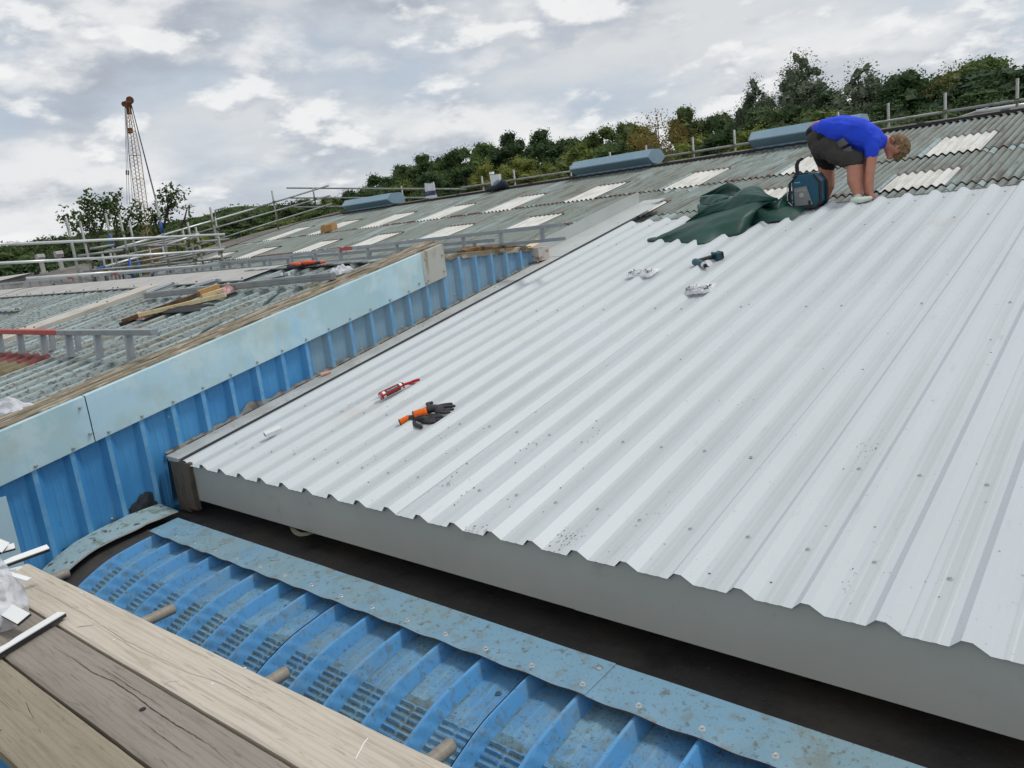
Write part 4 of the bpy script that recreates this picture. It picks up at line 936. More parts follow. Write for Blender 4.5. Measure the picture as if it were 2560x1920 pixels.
screwbag('clear bag of small screws on the white roof, nearer the blue wall', 665, 815, .25, .20, R(-5), 1)
screwbag('clear bag of small screws on the white roof below the power tool', 1225, 975, .23, .19, R(12), 5)
# copper coloured roll and leaf scraps
t = thing('tape_scrap', 'small pink rolled scrap lying at the foot of the blue wall', 'scrap', rf(815, 932, .03))
mb = MB(); mb.path([rf(802, 937, .045), rf(828, 928, .045)], [.012, .008], 12, cap=False); mb.build('roll', M['copper'], t, solid=.001)
tag(t, kind=None)
mb = MB(); p = rf(2235, 1135, .004); mb.path([p-rt*.014+dn*-.006, p, p+rt*.014+dn*.006], [.003, .006, .002], 6)
tag(mb.build('black_chip', M['black']), 'tiny curled black chip on the white roof near the right edge', 'scrap')
mb = MB(); random.seed(11)
for k in range(240):
    x = random.choice([random.uniform(700, 2500), random.uniform(900, 1500)]); y = random.uniform(560, 1500)
    p = rf(x, y, .0035)
    if -4.3 < p.x < 1 and 2.05 < p.y < 6.9 and prof(p.x-X0) < .004:
        s_ = random.uniform(.0012, .0035); mb.ball(p, s_, 6, 4, (1.6, .8, .5))
for cx_, cy_, sx2, sy2, n_ in ((1120, 1215, 60, 30, 26), (1190, 1330, 90, 26, 40), (1425, 1345, 110, 36, 60), (930, 1135, 60, 30, 20), (1480, 1105, 70, 40, 22), (1330, 1110, 60, 24, 20), (2150, 1120, 90, 50, 46), (2110, 1440, 40, 50, 30), (1650, 1290, 60, 60, 20), (900, 1010, 50, 16, 16), (1830, 1000, 60, 20, 14)):
    for k in range(n_):
        p = rf(cx_+random.gauss(0, sx2*.45), cy_+random.gauss(0, sy2*.45)-0.0, .0035)
        if prof(p.x-X0) < .004 and p.x < 1: mb.ball(p, random.uniform(.0010, .0026), 6, 4, (.7, random.uniform(1, 3.5), .3))
tag(mb.build('debris', mat('dark_specks', srgb(98, 88, 78), rough=.9)), 'scattered dark grit and swarf on the white sheets', 'debris', kind='stuff')

# ------------------------------------------------------------ green tarpaulin, heaped
t = thing('tarpaulin', 'crumpled dark green tarpaulin heaped at the top of the white sheets', 'tarpaulin', (-3.1, 6.6, zw(6.6)))
c7 = lambda x, y: (1550+x*.2532, 430+y*.2532)
def loft(top_, bot, bulge, seed, nu=44, nv=16, cr=1.0):
    """a fold of the sheet between two edges given as (x, y, height above the roof)"""
    T_ = [rf(*c7(x, y), h) for x, y, h in top_]; B_ = [rf(*c7(x, y), h) for x, y, h in bot]
    def pl_(P_, u):
        f = u*(len(P_)-1); i = min(int(f), len(P_)-2); f -= i
        p0 = P_[max(0, i-1)]; p1_ = P_[i]; p2_ = P_[i+1]; p3_ = P_[min(len(P_)-1, i+2)]
        return .5*((2*p1_)+(p2_-p0)*f+(2*p0-5*p1_+4*p2_-p3_)*f*f+(3*p1_-p0-3*p2_+p3_)*f**3)
    mb = MB()
    def fn(u, v):
        a = pl_(T_, u); b_ = pl_(B_, u); p = a+(b_-a)*v; e = math.sin(math.pi*v)*math.sin(math.pi*min(1, max(0, .05+.9*u)))**.5
        n1 = 1-2*abs(noise.noise(V((u*3.5+v*1.2, v*1.6+u*1.5, seed)))); n2 = 1-2*abs(noise.noise(V((u*8+v*3, v*3, seed+5))))
        o_ = V((0, -.75, .66))
        return p+o_*(bulge*e+(.028*(n1-.5)+.010*(n2-.5))*cr*math.sin(math.pi*v)**.5)
    mb.grid(nu, nv, fn); return mb
def fold(nm_, *a, **k): loft(*a, **k).build(nm_, M['tarp'], t, smooth=True, solid=.004)
fold('front_fold', [(375, 642, .020), (480, 596, .040), (640, 510, .070), (860, 425, .105), (1090, 370, .145), (1290, 300, .175), (1440, 285, .180), (1560, 275, .175)],
     [(383, 702, .004), (470, 695, .002), (640, 705, .002), (800, 720, .002), (980, 660, .004), (1180, 620, .004), (1275, 545, .012), (1345, 375, .10)], .045, 3)
fold('tail', [(262, 662, .016), (320, 648, .020), (400, 640, .022)], [(270, 682, .010), (330, 684, .010), (400, 676, .010)], .008, 9, nu=12, nv=6, cr=.2)
fold('arched_fold', [(770, 440, .10), (900, 330, .17), (1080, 265, .20), (1200, 175, .235), (1300, 138, .25), (1390, 155, .245), (1450, 215, .23), (1565, 272, .19)],
     [(640, 515, .060), (860, 430, .10), (1000, 395, .12), (1090, 375, .14), (1200, 335, .16), (1290, 305, .175), (1400, 295, .18), (1560, 282, .175)], .040, 12)
fold('middle_fold', [(797, 240, .16), (900, 226, .17), (1010, 224, .18), (1090, 245, .18)], [(792, 318, .11), (880, 332, .115), (960, 338, .12), (1060, 300, .16)], .03, 21, nu=24)
fold('lower_left_fold', [(768, 318, .11), (840, 328, .115), (930, 345, .12), (960, 370, .12)], [(778, 440, .05), (820, 430, .06), (870, 415, .07), (920, 395, .10)], .03, 25, nu=24)
fold('back_flap', [(803, 232, .15), (930, 172, .20), (1068, 108, .25), (1150, 140, .255), (1200, 182, .23)], [(800, 245, .14), (900, 232, .15), (1010, 228, .16), (1100, 235, .17), (1190, 200, .20)], -.05, 31, nu=26)
fold('right_pouch', [(1340, 300, .15), (1450, 290, .15), (1560, 278, .15), (1640, 205, .16), (1700, 190, .15)], [(1345, 440, .02), (1420, 450, .004), (1520, 462, .004), (1610, 455, .004), (1705, 380, .01)], .05, 37)
mb = MB(); mb.grid(30, 14, lambda u, v: (lambda x, y, q: V((x, y, zw(y)+.02+q)))(-3.42+.90*u, 6.42+.42*v+.12*u, .095*math.sin(math.pi*u)**.6*math.sin(math.pi*v)**.6)); mb.build('inner_layers', M['tarp'], t, smooth=True)

# ------------------------------------------------------------ site radio
RY = 6.86
t = thing('site_radio', 'teal and black site radio with silver front panel standing beside the tarpaulin', 'radio', (-2.54, RY, zw(RY)+.028))
xL, xR_, zB, zT = -2.655, -2.41, -.222, .050
mb = MB()
pol = [(xL+.035, zB), (xR_-.03, zB), (xR_, zB+.04), (xR_, zT-.06), (xR_-.045, zT), (xL+.05, zT), (xL+.01, zT-.05), (xL+.01, zB+.05)]
mb.prism(pol, 'y', RY, RY+.15); mb.build('body', M['teal'], t, bevel=.008)
mb = MB()
for pts in ([(xL+.055, zT+.004), (xL-.002, zT-.055), (xL-.002, zB+.05), (xL+.04, zB-.004), (xR_-.03, zB-.004)], [(xR_-.04, zT-.004), (xR_+.010, zT-.075), (xR_+.010, zB+.04), (xR_-.028, zB-.006)]):
    mb.path([(x, RY-.006, z) for x, z in pts], .013, 8); mb.path([(x, RY+.15, z) for x, z in pts], .013, 8)
mb.box((xL+.10, RY+.06, zT+.004), (.10, .09, .02)); mb.build('bumper', M['plastic_black'], t)
mb = MB(); mb.path([(x, RY-.020, z) for x, z in ((xL+.03, zT-.02), (xL-.022, zT-.07), (xL-.022, zB+.06), (xL+.05, zB-.010))], .004, 6); mb.build('guard_rail', M['galvw'], t)
mb = MB(); mb.prism([(xL+.034, zB+.014), (xR_-.055, zB+.016), (xR_-.105, zB+.175), (xL+.034, zB+.165)], 'y', RY-.014, RY+.002); mb.build('speaker_panel', M['silver'], t, bevel=.003)
mb = MB(); mb.tube((xL+.10, RY-.0135, zB+.102), (xL+.10, RY-.020, zB+.102), .021, 20); mb.build('speaker_boss', M['ridgeL'], t, bevel=.002)
mb = MB(); mb.box((xR_-.082, RY-.016, zB+.036), (.020, .01, .034)); mb.build('latch', M['plastic_black'], t, bevel=.003)
text('makita', 'lettering', .036, frame(V((xL+.088, RY-.0155, zB+.146)), V((1, 0, 0)), V((0, 0, 1)), V((0, -1, 0))), M['ridgeL'], t)
text('Bluetooth', 'lettering', .012, frame(V((xL+.062, RY-.0015, zB+.212)), V((1, 0, 0)), V((0, 0, 1)), V((0, -1, 0))), M['plastic_white'], t)
mb = MB(); mb.path([(xL+.050, RY+.02, zT-.01), (xL+.046, RY+.02, zT+.085), (xL+.062, RY+.02, zT+.118), (xL+.085, RY+.035, zT+.130)], .0095, 8); mb.path([(xL+.085, RY+.035, zT+.130), (xL+.085, RY+.075, zT+.132)], .012, 8); mb.path([(xL+.085, RY+.075, zT+.132), (xL+.062, RY+.06, zT+.118), (xL+.046, RY+.06, zT+.085), (xL+.050, RY+.06, zT-.01)], .0105, 8)
mb.build('handle', M['plastic_black'], t)
mb = MB(); mb.box((xR_-.10, RY+.06, zT+.010), (.07, .08, .016)); mb.build('dial_plate', M['silver'], t, bevel=.003)

# ------------------------------------------------------------ the roofer
def PJ(x, z, y): return V((x*y/7.25, y, z*y/7.25))
t = thing('person', 'person in blue t-shirt and charcoal shorts bending double over the white sheets', 'person', PJ(-2.3, -.24, 7.15))
mb = MB()
ch = lambda *a, n=14: chain(mb, [(PJ(x, z, y), r_) for x, z, y, r_ in a], n=n)
ch((-2.46, .30, 7.16, .072), (-2.245, .08, 7.10, .066), (-2.240, .03, 7.09, .062), (-2.245, -.05, 7.07, .061), (-2.225, -.15, 7.05, .042), (-2.215, -.225, 7.03, .034))     # near leg
ch((-2.52, .28, 7.33, .075), (-2.475, .03, 7.34, .062), (-2.470, -.07, 7.33, .054), (-2.505, -.18, 7.33, .036), (-2.515, -.25, 7.33, .032))      # far leg
ch((-2.52, .34, 7.24, .11), (-2.34, .38, 7.24, .10), (-2.12, .30, 7.24, .09), (-2.02, .255, 7.24, .048), (-1.95, .225, 7.24, .046))             # trunk and neck
ch((-2.08, .23, 7.11, .048), (-2.115, .03, 7.08, .038), (-2.125, -.08, 7.06, .034), (-2.118, -.165, 7.05, .023))                                # near arm
ch((-2.08, .23, 7.38, .048), (-2.15, .04, 7.34, .038), (-2.16, -.07, 7.28, .032), (-2.15, -.17, 7.20, .023))                                    # far arm
ch((-1.945, .205, 7.24, .066), (-1.885, .19, 7.24, .078), n=16); ch((-1.95, .16, 7.24, .052), (-1.955, .115, 7.24, .030))                        # skull, jaw
ch((-1.985, .150, 7.24, .012), (-1.975, .140, 7.24, .012)); ch((-1.905, .105, 7.24, .012), (-1.915, .085, 7.24, .010))                           # chin, nose
def hand(x, y, z, s_):
    c = PJ(x, z, y); ch_ = lambda pts, n=8: chain(mb, pts, n=n)
    ch_([(c, .020), (c+V((.014, -.004*s_, -.026)), .019)], 10)
    for k in range(4):
        o_ = V((.004+.012*k-.008, (.013*(k-1.5)), -.030-.003*(k in (1, 2)))); l = (.026, .031, .029, .022)[k]
        p = c+V((.012, 0, 0))+o_; ch_([(p, .0072), (p+V((.010, 0, -l*.55)), .0068), (p+V((.026, .002, -l*.80)), .0060)])
    ch_([(c+V((-.006, -.014*s_, -.008)), .008), (c+V((-.004, -.026*s_, -.028)), .0075), (c+V((.010, -.028*s_, -.040)), .0065)])
hand(-2.112, 7.045, -.178, 1); hand(-2.140, 7.17, -.182, -1)
body = mb.build('body', M['skin'], t, remesh=.005, relax=2)
mb = MB(); ch((-1.952, .236, 7.155, .006), (-1.940, .252, 7.150, .010), (-1.928, .238, 7.150, .010), (-1.937, .222, 7.153, .007)); mb.build('ear', mat('flushed_skin', srgb(168, 104, 90), rough=.6), t, remesh=.003, relax=2)
mb = MB()                                                                                                                                      # tattoo ring on the near shin
mb.path([PJ(-2.262+.022*math.cos(a*math.pi/8), -.035+.010*math.sin(a*math.pi/8), 7.020) for a in range(17)], .0012, 5); mb.build('tattoo', M['bark'], t)
mb = MB()
for dy in (-.070, 0, .070):
    ch((-2.545, .425, 7.24+dy, .058), (-2.47, .410, 7.24+dy, .096), (-2.34, .385, 7.24+dy, .122-.012*abs(dy)/.07), (-2.21, .340, 7.24+dy, .122), (-2.10, .275, 7.24+dy, .098), (-2.04, .245, 7.24+dy*.6, .070))
ch((-2.085, .245, 7.135, .072), (-2.095, .200, 7.11, .065), (-2.100, .158, 7.10, .058)); ch((-2.085, .245, 7.35, .072), (-2.11, .195, 7.37, .062), (-2.125, .155, 7.37, .054))
ch((-2.26, .28, 7.20, .085), (-2.17, .22, 7.20, .075))
shirt = mb.build('shirt', M['shirt'], t, remesh=.010, relax=4); crease(shirt, .075, .022)
mb = MB()
for dy in (-.055, .055): ch((-2.535, .345, 7.24+dy, .104), (-2.500, .265, 7.24+dy, .108))
ch((-2.485, .285, 7.17, .106), (-2.375, .19, 7.13, .096), (-2.275, .135, 7.10, .084), (-2.245, .120, 7.10, .082))
shorts = mb.build('shorts', M['shorts'], t, remesh=.010, relax=3); crease(shorts, .06, .026)
mb = MB(); ch((-2.52, .28, 7.33, .098), (-2.49, .17, 7.34, .088), (-2.474, .105, 7.34, .076)); mb.build('shaded_shorts_leg', M['shortsblk'], t, remesh=.010, relax=3)  # far leg of the same shorts, its shade put into a black colour
mb = MB()
for dy in (-.06, 0, .06): ch((-2.590, .400, 7.24+dy, .058), (-2.50, .350, 7.24+dy, .104))
mb.build('waistband', M['shortsblk'], t, remesh=.009, relax=3)
mb = MB(); ch((-2.600, .452, 7.20, .020), (-2.55, .476, 7.20, .018), (-2.52, .482, 7.24, .014)); mb.build('lower_back', M['skin'], t, remesh=.006, relax=2)
for k, (pts) in enumerate(([(-2.390, .290), (-2.330, .320), (-2.285, .265), (-2.365, .235)], [(-2.350, .212), (-2.270, .243), (-2.255, .200), (-2.325, .160)])):
    mb = MB(); y = 7.030+.006*k
    def pk(u, v):
        a = V((*pts[0], 0))*(1-u)+V((*pts[1], 0))*u; b_ = V((*pts[3], 0))*(1-u)+V((*pts[2], 0))*u; q = a*(1-v)+b_*v
        return PJ(q.x, q.y, y+.004+.020*(abs(u-.5)*2)**2)
    mb.grid(8, 8, pk); mb.build('pocket', M['pocket'], t, solid=.004, smooth=True)
mb = MB(); random.seed(2)                                                                                                                      # hair: many short locks over a cap
ch((-1.900, .213, 7.24, .077), (-1.872, .190, 7.24, .074)); ch((-1.868, .150, 7.24, .060), (-1.892, .108, 7.24, .040), (-1.908, .086, 7.24, .022))
for k in range(260):
    a = random.uniform(0, 2*math.pi); b_ = random.uniform(-1, 1); q = math.sqrt(1-b_*b_); d = V((math.cos(a)*q, b_, math.sin(a)*q))
    if d.x < -.35 or (d.x < .05 and d.z < .1): continue
    c = PJ(-1.878, .180, 7.24); p = c+V((d.x*.074, d.y*.072, d.z*.088)); e = p+(d*.4+V((.2, 0, -.75))).normalized()*random.uniform(.008, .020)
    capsule(mb, p, .008, e, .003, n=6)
mb.build('hair', M['hair'], t, remesh=.005, relax=1)
mb = MB(); sh = lambda x, y, z: V((x, y, z))
y = 6.945
chain(mb, [(V((-2.165, y, zw(y)+.034)), .026), (V((-2.10, y, zw(y)+.028)), .024), (V((-2.04, y+.03, zw(y)+.036)), .018)]); chain(mb, [(V((-2.165, y+.03, zw(y)+.034)), .024), (V((-2.06, y+.05, zw(y)+.034)), .022)])
chain(mb, [(V((-2.150, y+.02, zw(y)+.040)), .026), (V((-2.150, y+.07, zw(y)+.050)), .034)])
mb.build('shoe', mat('white_trainer', srgb(208, 220, 206), [(srgb(160, 172, 158), 20, .5, .7, .6)], rough=.4), t, remesh=.005, relax=2)
mb = MB(); chain(mb, [(PJ(-2.515, -.262, 7.33), .030), (PJ(-2.44, -.268, 7.31), .024)]); mb.build('shoe', M['shortsblk'], t, remesh=.006, relax=2)
# ------------------------------------------------------------ clutter on the neighbour's roof
Pa = lambda x, y: (400+x*.217, 580+y*.217)
Pb = lambda x, y: (x*.217, 560+y*.217)
def single(mb, name, mt, lab, cat, group=None, **k): return tag(mb.build(name, mt, **k), lab, cat, group)
# near ladder standing on its edge: one stile with square rungs running down to the sheets
t = thing('roof_ladder', 'aluminium ladder with red end and square rungs, standing on edge on the mossy sheets', 'ladder', (-6.5, 2.12, -.6))
mb = MB(); za_ = -.434
b_ = -.438
mb.bar((-9.6, 2.12, za_), (-6.2, 2.12, za_), .05, .036, mi=1); mb.bar((-6.2, 2.12, za_), (-4.70, 2.12, -.424), .05, .036, mi=0)
mb.build('stile', [M['alu'], M['redtape']], t, bevel=.003)
for x in (-5.07, -5.55, -6.05, -6.55, -7.05, -7.55, -8.05):
    mb = MB(); mb.bar((x, 2.12, za_-.013), (x+.015, 2.10, zl(2.1)+.02), .045, .03, up=(1, 0, 0)); mb.build('rung', M['alu'], t, bevel=.002)
    if -6.8 < x < -5.8:
        mb = MB(); mb.bar((x-.11, 2.22, za_-.02), (x-.10, 2.20, zl(2.2)+.02), .035, .03, up=(1, 0, 0)); mb.build('rung', M['alu'], t, bevel=.002)
# long metal rail lying just under the ridge
t = thing('metal_rail', 'long grey metal rail lying along the roof just below its pale ridge capping', 'rail', (-6.7, 3.7, -.3))
mb = MB(); a = rl(365, 739, .055); c = rl(834, 690, .06); mb.bar(a, c, .05, .055); mb.build('channel', M['alu'], t, bevel=.003)
mb = MB(); mb.bar(a+V((0, -.03, .01)), c+V((0, -.03, .01)), .008, .008); mb.bar(a+V((0, -.03, -.012)), c+V((0, -.03, -.012)), .008, .008); mb.build('lip', M['galv'], t)
def bundle(a, c, lab):
    t = thing('rail_bundle', lab, 'rail', a, 'short silver rails on the blue grey roof')
    for k in range(3):
        mb = MB(); o_ = V((0, -.035*k, .004*k)); mb.bar(a+o_, c+o_, .026, .024); mb.build('rail', [M['galvw'], M['alu']][k % 2] if k < 2 else M['galvw'], t, bevel=.002)
bundle(rl(*Pa(-70, 690), .06), rl(*Pa(205, 585), .07), 'bundle of short silver rails on the pale ridge capping, left of the timber pieces')
bundle(rl(*Pa(500, 612), .06), rl(*Pa(712, 548), .07), 'bundle of short silver rails on the pale ridge capping, right above the timber pieces')
bundle(rl(*Pa(1330, 525), .03), rl(*Pa(1490, 485), .05), 'small bundle of silver rails beneath the lifted grey capping sheet')
bundle(rl(*Pb(-80, 990), .03), rl(*Pb(235, 975), .03), 'bundle of silver rails cut off by the left edge of the photo')
# timber pieces
def timber(a, c, wd, ht, mt, lab, nm='timber_piece'):
    mb = MB(); mb.bar(a, c, wd, ht); single(mb, nm, mt, lab, 'timber', 'timber pieces piled on the blue grey roof', bevel=.003)
timber(rl(*Pb(1415, 1120), .03), rl(*Pa(450, 720), .075), .06, .035, M['oldpine'], 'brown batten at the bottom of the timber pile, its sawn end lowest on the left')
timber(rl(*Pa(440, 700), .085), rl(*Pa(672, 622), .085), .07, .035, mat('orange_sawn_timber', srgb(178, 142, 96), [(srgb(136, 102, 66), 6, .45, .7, .7)], rough=.85), 'orange brown sawn block on top of the timber pile')
timber(rl(*Pa(480, 745), .05), rl(*Pa(778, 650), .05), .06, .035, M['pine'], 'short pale batten on the right of the timber pile, under the orange block')
timber(rl(*Pb(1600, 1050), .05), rl(*Pa(758, 722), .03), .05, .035, M['pine'], 'longest pale yellow batten lying along the front of the timber pile')
timber(rl(*Pb(1385, 1160), .015), rl(*Pb(1800, 1010), .015), .05, .03, mat('black_wet_timber', srgb(52, 42, 34), rough=.9), 'dark wet batten end poking out lowest of the timber pile')
def rag(c, w_, h_, z_, mt, lab, nm, cat, seed, ang=0, group=None):
    mb = MB(); ex = V((math.cos(ang), math.sin(ang), 0)); ey = V((-math.sin(ang), math.cos(ang), SL))
    def fn(u, v):
        a = (u-.5)*2; b_ = (v-.5)*2; k = 1+.25*noise.noise(V((u*3, v*3, seed)))
        return c+ex*(w_*.5*a*k)+ey*(h_*.5*b_*k)+V((0, 0, max(0, (1-a*a)*(1-b_*b_))**.5*z_*(.8+.8*noise.noise(V((u*5, v*5, seed+2))))+.01))
    mb.grid(26, 18, fn); return single(mb, nm, mt, lab, cat, group, smooth=False, solid=.002)
rag(rl(*Pb(1660, 1090), .0), .20, .12, .06, M['foil'], 'torn pinkish foil scrap hanging from the front of the timber pile', 'foil_scrap', 'scrap', 4)
rag(rl(*Pa(795, 705), .02), .10, .10, .06, M['foil'], 'pink foil scrap at the right end of the timber pile', 'foil_scrap', 'scrap', 9)
rag(rl(*Pa(230, 905), .01), .62, .16, .02, M['under'], 'flat black patch painting the shadow under the timber pile', 'timber_shadow', 'shadow', 12, R(8))  # shadow below the timbers, made as a flat black patch
rag(rl(80*.4973*.7, 560+950*.4973, .0)+V((-.05, 0, 0)), .5, .16, .06, M['polymilk'], 'milky plastic sheet scrap on the mossy roof edge at the left border of the photo', 'plastic_scrap', 'scrap', 15, R(10))
rag(rl(*Pa(2075, 480), .02), .17, .13, .05, M['polymilk'], 'crumpled clear plastic bag beside the end of the long grey rail', 'plastic_scrap', 'bag', 21)
# second pair of gloves on the lifted capping
t = thing('work_gloves', 'black and orange gloves lying flat on the lifted grey capping near the roof ridge', 'gloves', rl(*Pa(1650, 380), .05))
mb = MB(); g0 = lambda x, y, h=.055: rl(*Pa(x, y), h)
chain(mb, [(g0(1480, 405), .018), (g0(1600, 392), .022), (g0(1700, 372), .018)]); chain(mb, [(g0(1700, 372), .018), (g0(1850, 352), .015)]); mb.build('palm', M['glove'], t, remesh=.006, relax=2)
mb = MB(); chain(mb, [(g0(1520, 372, .07), .017), (g0(1610, 372, .075), .014)]); chain(mb, [(g0(1640, 358, .07), .018), (g0(1700, 352, .075), .016), (g0(1800, 345, .065), .012)]); chain(mb, [(g0(1860, 350, .06), .014), (g0(1900, 345, .06), .010)]); mb.build('cuff', M['orange2'], t, remesh=.006, relax=2)
# dark streak: wet valley strip near the edge
mb = MB(); a = rl(970*.4973, 560+575*.4973, .0); c = rl(1440*.4973, 560+340*.4973, .0)
mb.grid(30, 2, lambda u, v: V((a.x+(c.x-a.x)*u+.08*math.sin(u*math.pi)*(v-.5), a.y+(c.y-a.y)*u, lz(a.x+(c.x-a.x)*u, a.y+(c.y-a.y)*u)+.006)))
single(mb, 'cable', mat('dark_green_cable', srgb(62, 84, 84), rough=.6), 'dark green strap lying up the sheets beside the mossy gable edge', 'strap')

# ------------------------------------------------------------ ladders laid along the valley behind the ridge
def lat(a, c, dz, n, lab, extra=0, tap=False):
    a = V(a); c = V(c); t = thing('lattice_ladder', lab, 'ladder', (a+c)/2, 'aluminium ladders laid behind the pale ridge')
    mb = MB(); mb.bar(a, c, .022, .032); mb.build('upper_stile', M['alu'], t, bevel=.003)
    mb = MB(); mb.bar(a+V((0, 0, -dz)), c+V((0, 0, -dz)), .022, .030); mb.build('lower_stile', M['alu'], t, bevel=.003)
    for k in range(n):
        p = a+(c-a)*((k+.5)/n); mb = MB(); mb.bar(p+V((0, 0, -.016)), p+V((0, 0, -dz+.015)), .032, .024, up=(1, 0, 0)); mb.build('rung', M['alu'], t)
    if tap:
        for f in tap: mb = MB(); p = a+(c-a)*f; d = (c-a).normalized(); mb.bar(p, p+d*.22, .025, .036); mb.build('red_tape', M['redtape'], t)
lat((-18.0, 5.25, -.118), (-9.4, 5.25, -.168), .14, 17, 'long aluminium ladder lying on edge at the far left behind the pale ridge', tap=(.42, .62))
lat((-9.6, 5.36, -.148), (-3.95, 5.30, -.118), .115, 12, 'long aluminium ladder lying on edge, ending behind the torn board of the blue gable', tap=(.46,))
lat((-12.4, 5.62, -.165), (-5.0, 5.60, -.20), .075, 14, 'lower ladder seen through the rungs of the others, behind the orange gloves')
for i, (x0, x1, y_, z_, lab) in enumerate(((-13.6, -12.4, 4.75, -.255, 'silver rail end lying on the far edge of the pale ridge, leftmost of three'), (-12.1, -10.8, 4.78, -.25, 'silver rail end lying on the far edge of the pale ridge, middle of three'), (-10.3, -9.2, 4.80, -.245, 'silver rail end lying on the far edge of the pale ridge, rightmost of three'))):
    mb = MB(); mb.bar((x0, y_, z_), (x1, y_+.05, z_+.005), .05, .035); mb.box((x0, y_-.02, z_+.02), (.012, .03, .09), mi=1)
    single(mb, 'rail_end', [M['galvw'], M['plastic_black']], lab, 'rail', 'silver rails behind the pale ridge')
mb = MB(); mb.bar((-8.8, 5.75, -.30), (-4.9, 5.72, -.30), .06, .05); single(mb, 'purlin', M['galv'], 'galvanised purlin in the valley behind the blue gable', 'purlin')

# ------------------------------------------------------------ things on the old roof
t = thing('paper_sack', 'open brown paper sack lying on its side on the old mossy roof', 'sack', (-12.4, 9.25, zo(9.25)))
c = V((-12.35, 9.22, zo(9.22)+.10)); ax = V((.95, .25, .06)).normalized(); u_ = V((0, 0, 1)); sd = ax.cross(u_).normalized()
mb = MB()
def pk2(u, v):
    a = u*2*math.pi; w_ = 1+.12*noise.noise(V((math.cos(a)*2, math.sin(a)*2, v*4)))
    sq = lambda q: math.copysign(abs(q)**.45, q)
    return c+ax*(-.12+.25*v+.015*math.sin(a*3)*(v < .05))+sd*(.095*w_*sq(math.cos(a)))+u_*(.080*w_*sq(math.sin(a))-.02)
mb.grid(36, 8, pk2); mb.build('paper', M['paper'], t, solid=.004)
mb = MB(); mb.add([pk2(k/36, 1) for k in range(36)], [tuple(range(36))]); mb.build('closed_end', M['paper'], t)
t = thing('cement_bag', 'white printed bag with a dark blue band standing on the ridge', 'bag', (-11.62, 11.28, ZR))
c = V((-11.60, 11.26, ZR+.03)); mb = MB()
def cb(u, v):
    a = u*2*math.pi; sq = lambda q: math.copysign(abs(q)**.6, q); w_ = 1+.08*noise.noise(V((math.cos(a)*2, math.sin(a)*2, v*3)))
    return c+V((.135*w_*sq(math.cos(a))*(1-.10*v), .07*w_*sq(math.sin(a))*(1-.5*v), .30*v+.02*math.sin(a*2)*(v > .9)))
mb.grid(28, 10, cb, mf=lambda i, j: 1 if 2 <= j <= 4 else 0); mb.build('sack', [M['polymilk'], mat('navy_print', srgb(52, 50, 84), [(srgb(120, 118, 140), 18, .5, .6, .8)], rough=.6)], t, smooth=True)
t = thing('tool_bucket', 'white bucket with a dark jacket and blue plastic bundled at its foot on the ridge', 'bucket', (-9.65, 11.15, ZR))
c = V((-9.72, 11.12, ZR)); mb = MB(); mb.path([c+V((0, 0, .03)), c+V((0, 0, .27))], [.085, .105], 18); mb.box(c+V((-.08, 0, .31)), (.08, .05, .04)); mb.build('bucket', M['plastic_white'], t, smooth=False)
mb = MB(); chain(mb, [(c+V((-.13, -.12, .02)), .045), (c+V((.05, -.10, .04)), .06), (c+V((.20, -.05, .10)), .075), (c+V((.24, .0, .04)), .05)]); mb.build('jacket', mat('dark_jacket', srgb(48, 50, 64), rough=.8), t, remesh=.02, relax=1)
mb = MB(); chain(mb, [(c+V((.08, -.11, .10)), .05), (c+V((.16, -.10, .14)), .045)]); mb.build('plastic_sheet', mat('blue_plastic', srgb(116, 140, 160), rough=.4), t, remesh=.015, relax=1)
def vent(xa, xb, lab):
    t = thing('ridge_ventilator', lab, 'ventilator', ((xa+xb)/2, 11.25, ZR), 'ventilators along the ridge')
    pol = [(11.13, ZR-.04), (11.13, ZR+.045), (10.99, ZR+.135), (10.99, ZR+.150), (11.12, ZR+.262), (11.38, ZR+.262), (11.51, ZR+.150), (11.51, ZR+.135), (11.37, ZR+.045), (11.37, ZR-.04)]
    mb = MB(); mb.prism(pol[1:-1], 'x', xa, xb); mb.build('hood', M['vent'], t, bevel=.004)
    mb = MB(); mb.box(((xa+xb)/2, 11.25, ZR), (xb-xa-.06, .22, .11)); mb.build('throat', M['vent'], t)
    
    for x_, dx_ in ((xa, -.006), (xb, .006)): mb = MB(); mb.prism(pol[1:-1], 'x', x_+min(0, dx_), x_+max(0, dx_)); mb.build('end_plate', M['vent'], t)
vent(-14.15, -12.62, 'grey blue ridge ventilator on the far left of the ridge, streaked with paler marks')
vent(-7.95, -6.45, 'grey blue ridge ventilator in the middle of the ridge, standing clear')
vent(-4.82, -3.35, 'grey blue ridge ventilator partly hidden behind the bending person')
for x, y, lab in ((-15.0, 12.2, 'short grey pipe stub standing behind the ridge, taller of two'), (-14.0, 12.6, 'short grey pipe stub standing behind the ridge, nearer the ventilator')):
    mb = MB(); mb.tube((x, y, -.2), (x, y, .62), .075, 16); mb.tube((x, y, .62), (x, y, .66), .09, 16); single(mb, 'pipe_stub', M['vent'], lab, 'pipe', 'pipe stubs behind the ridge')

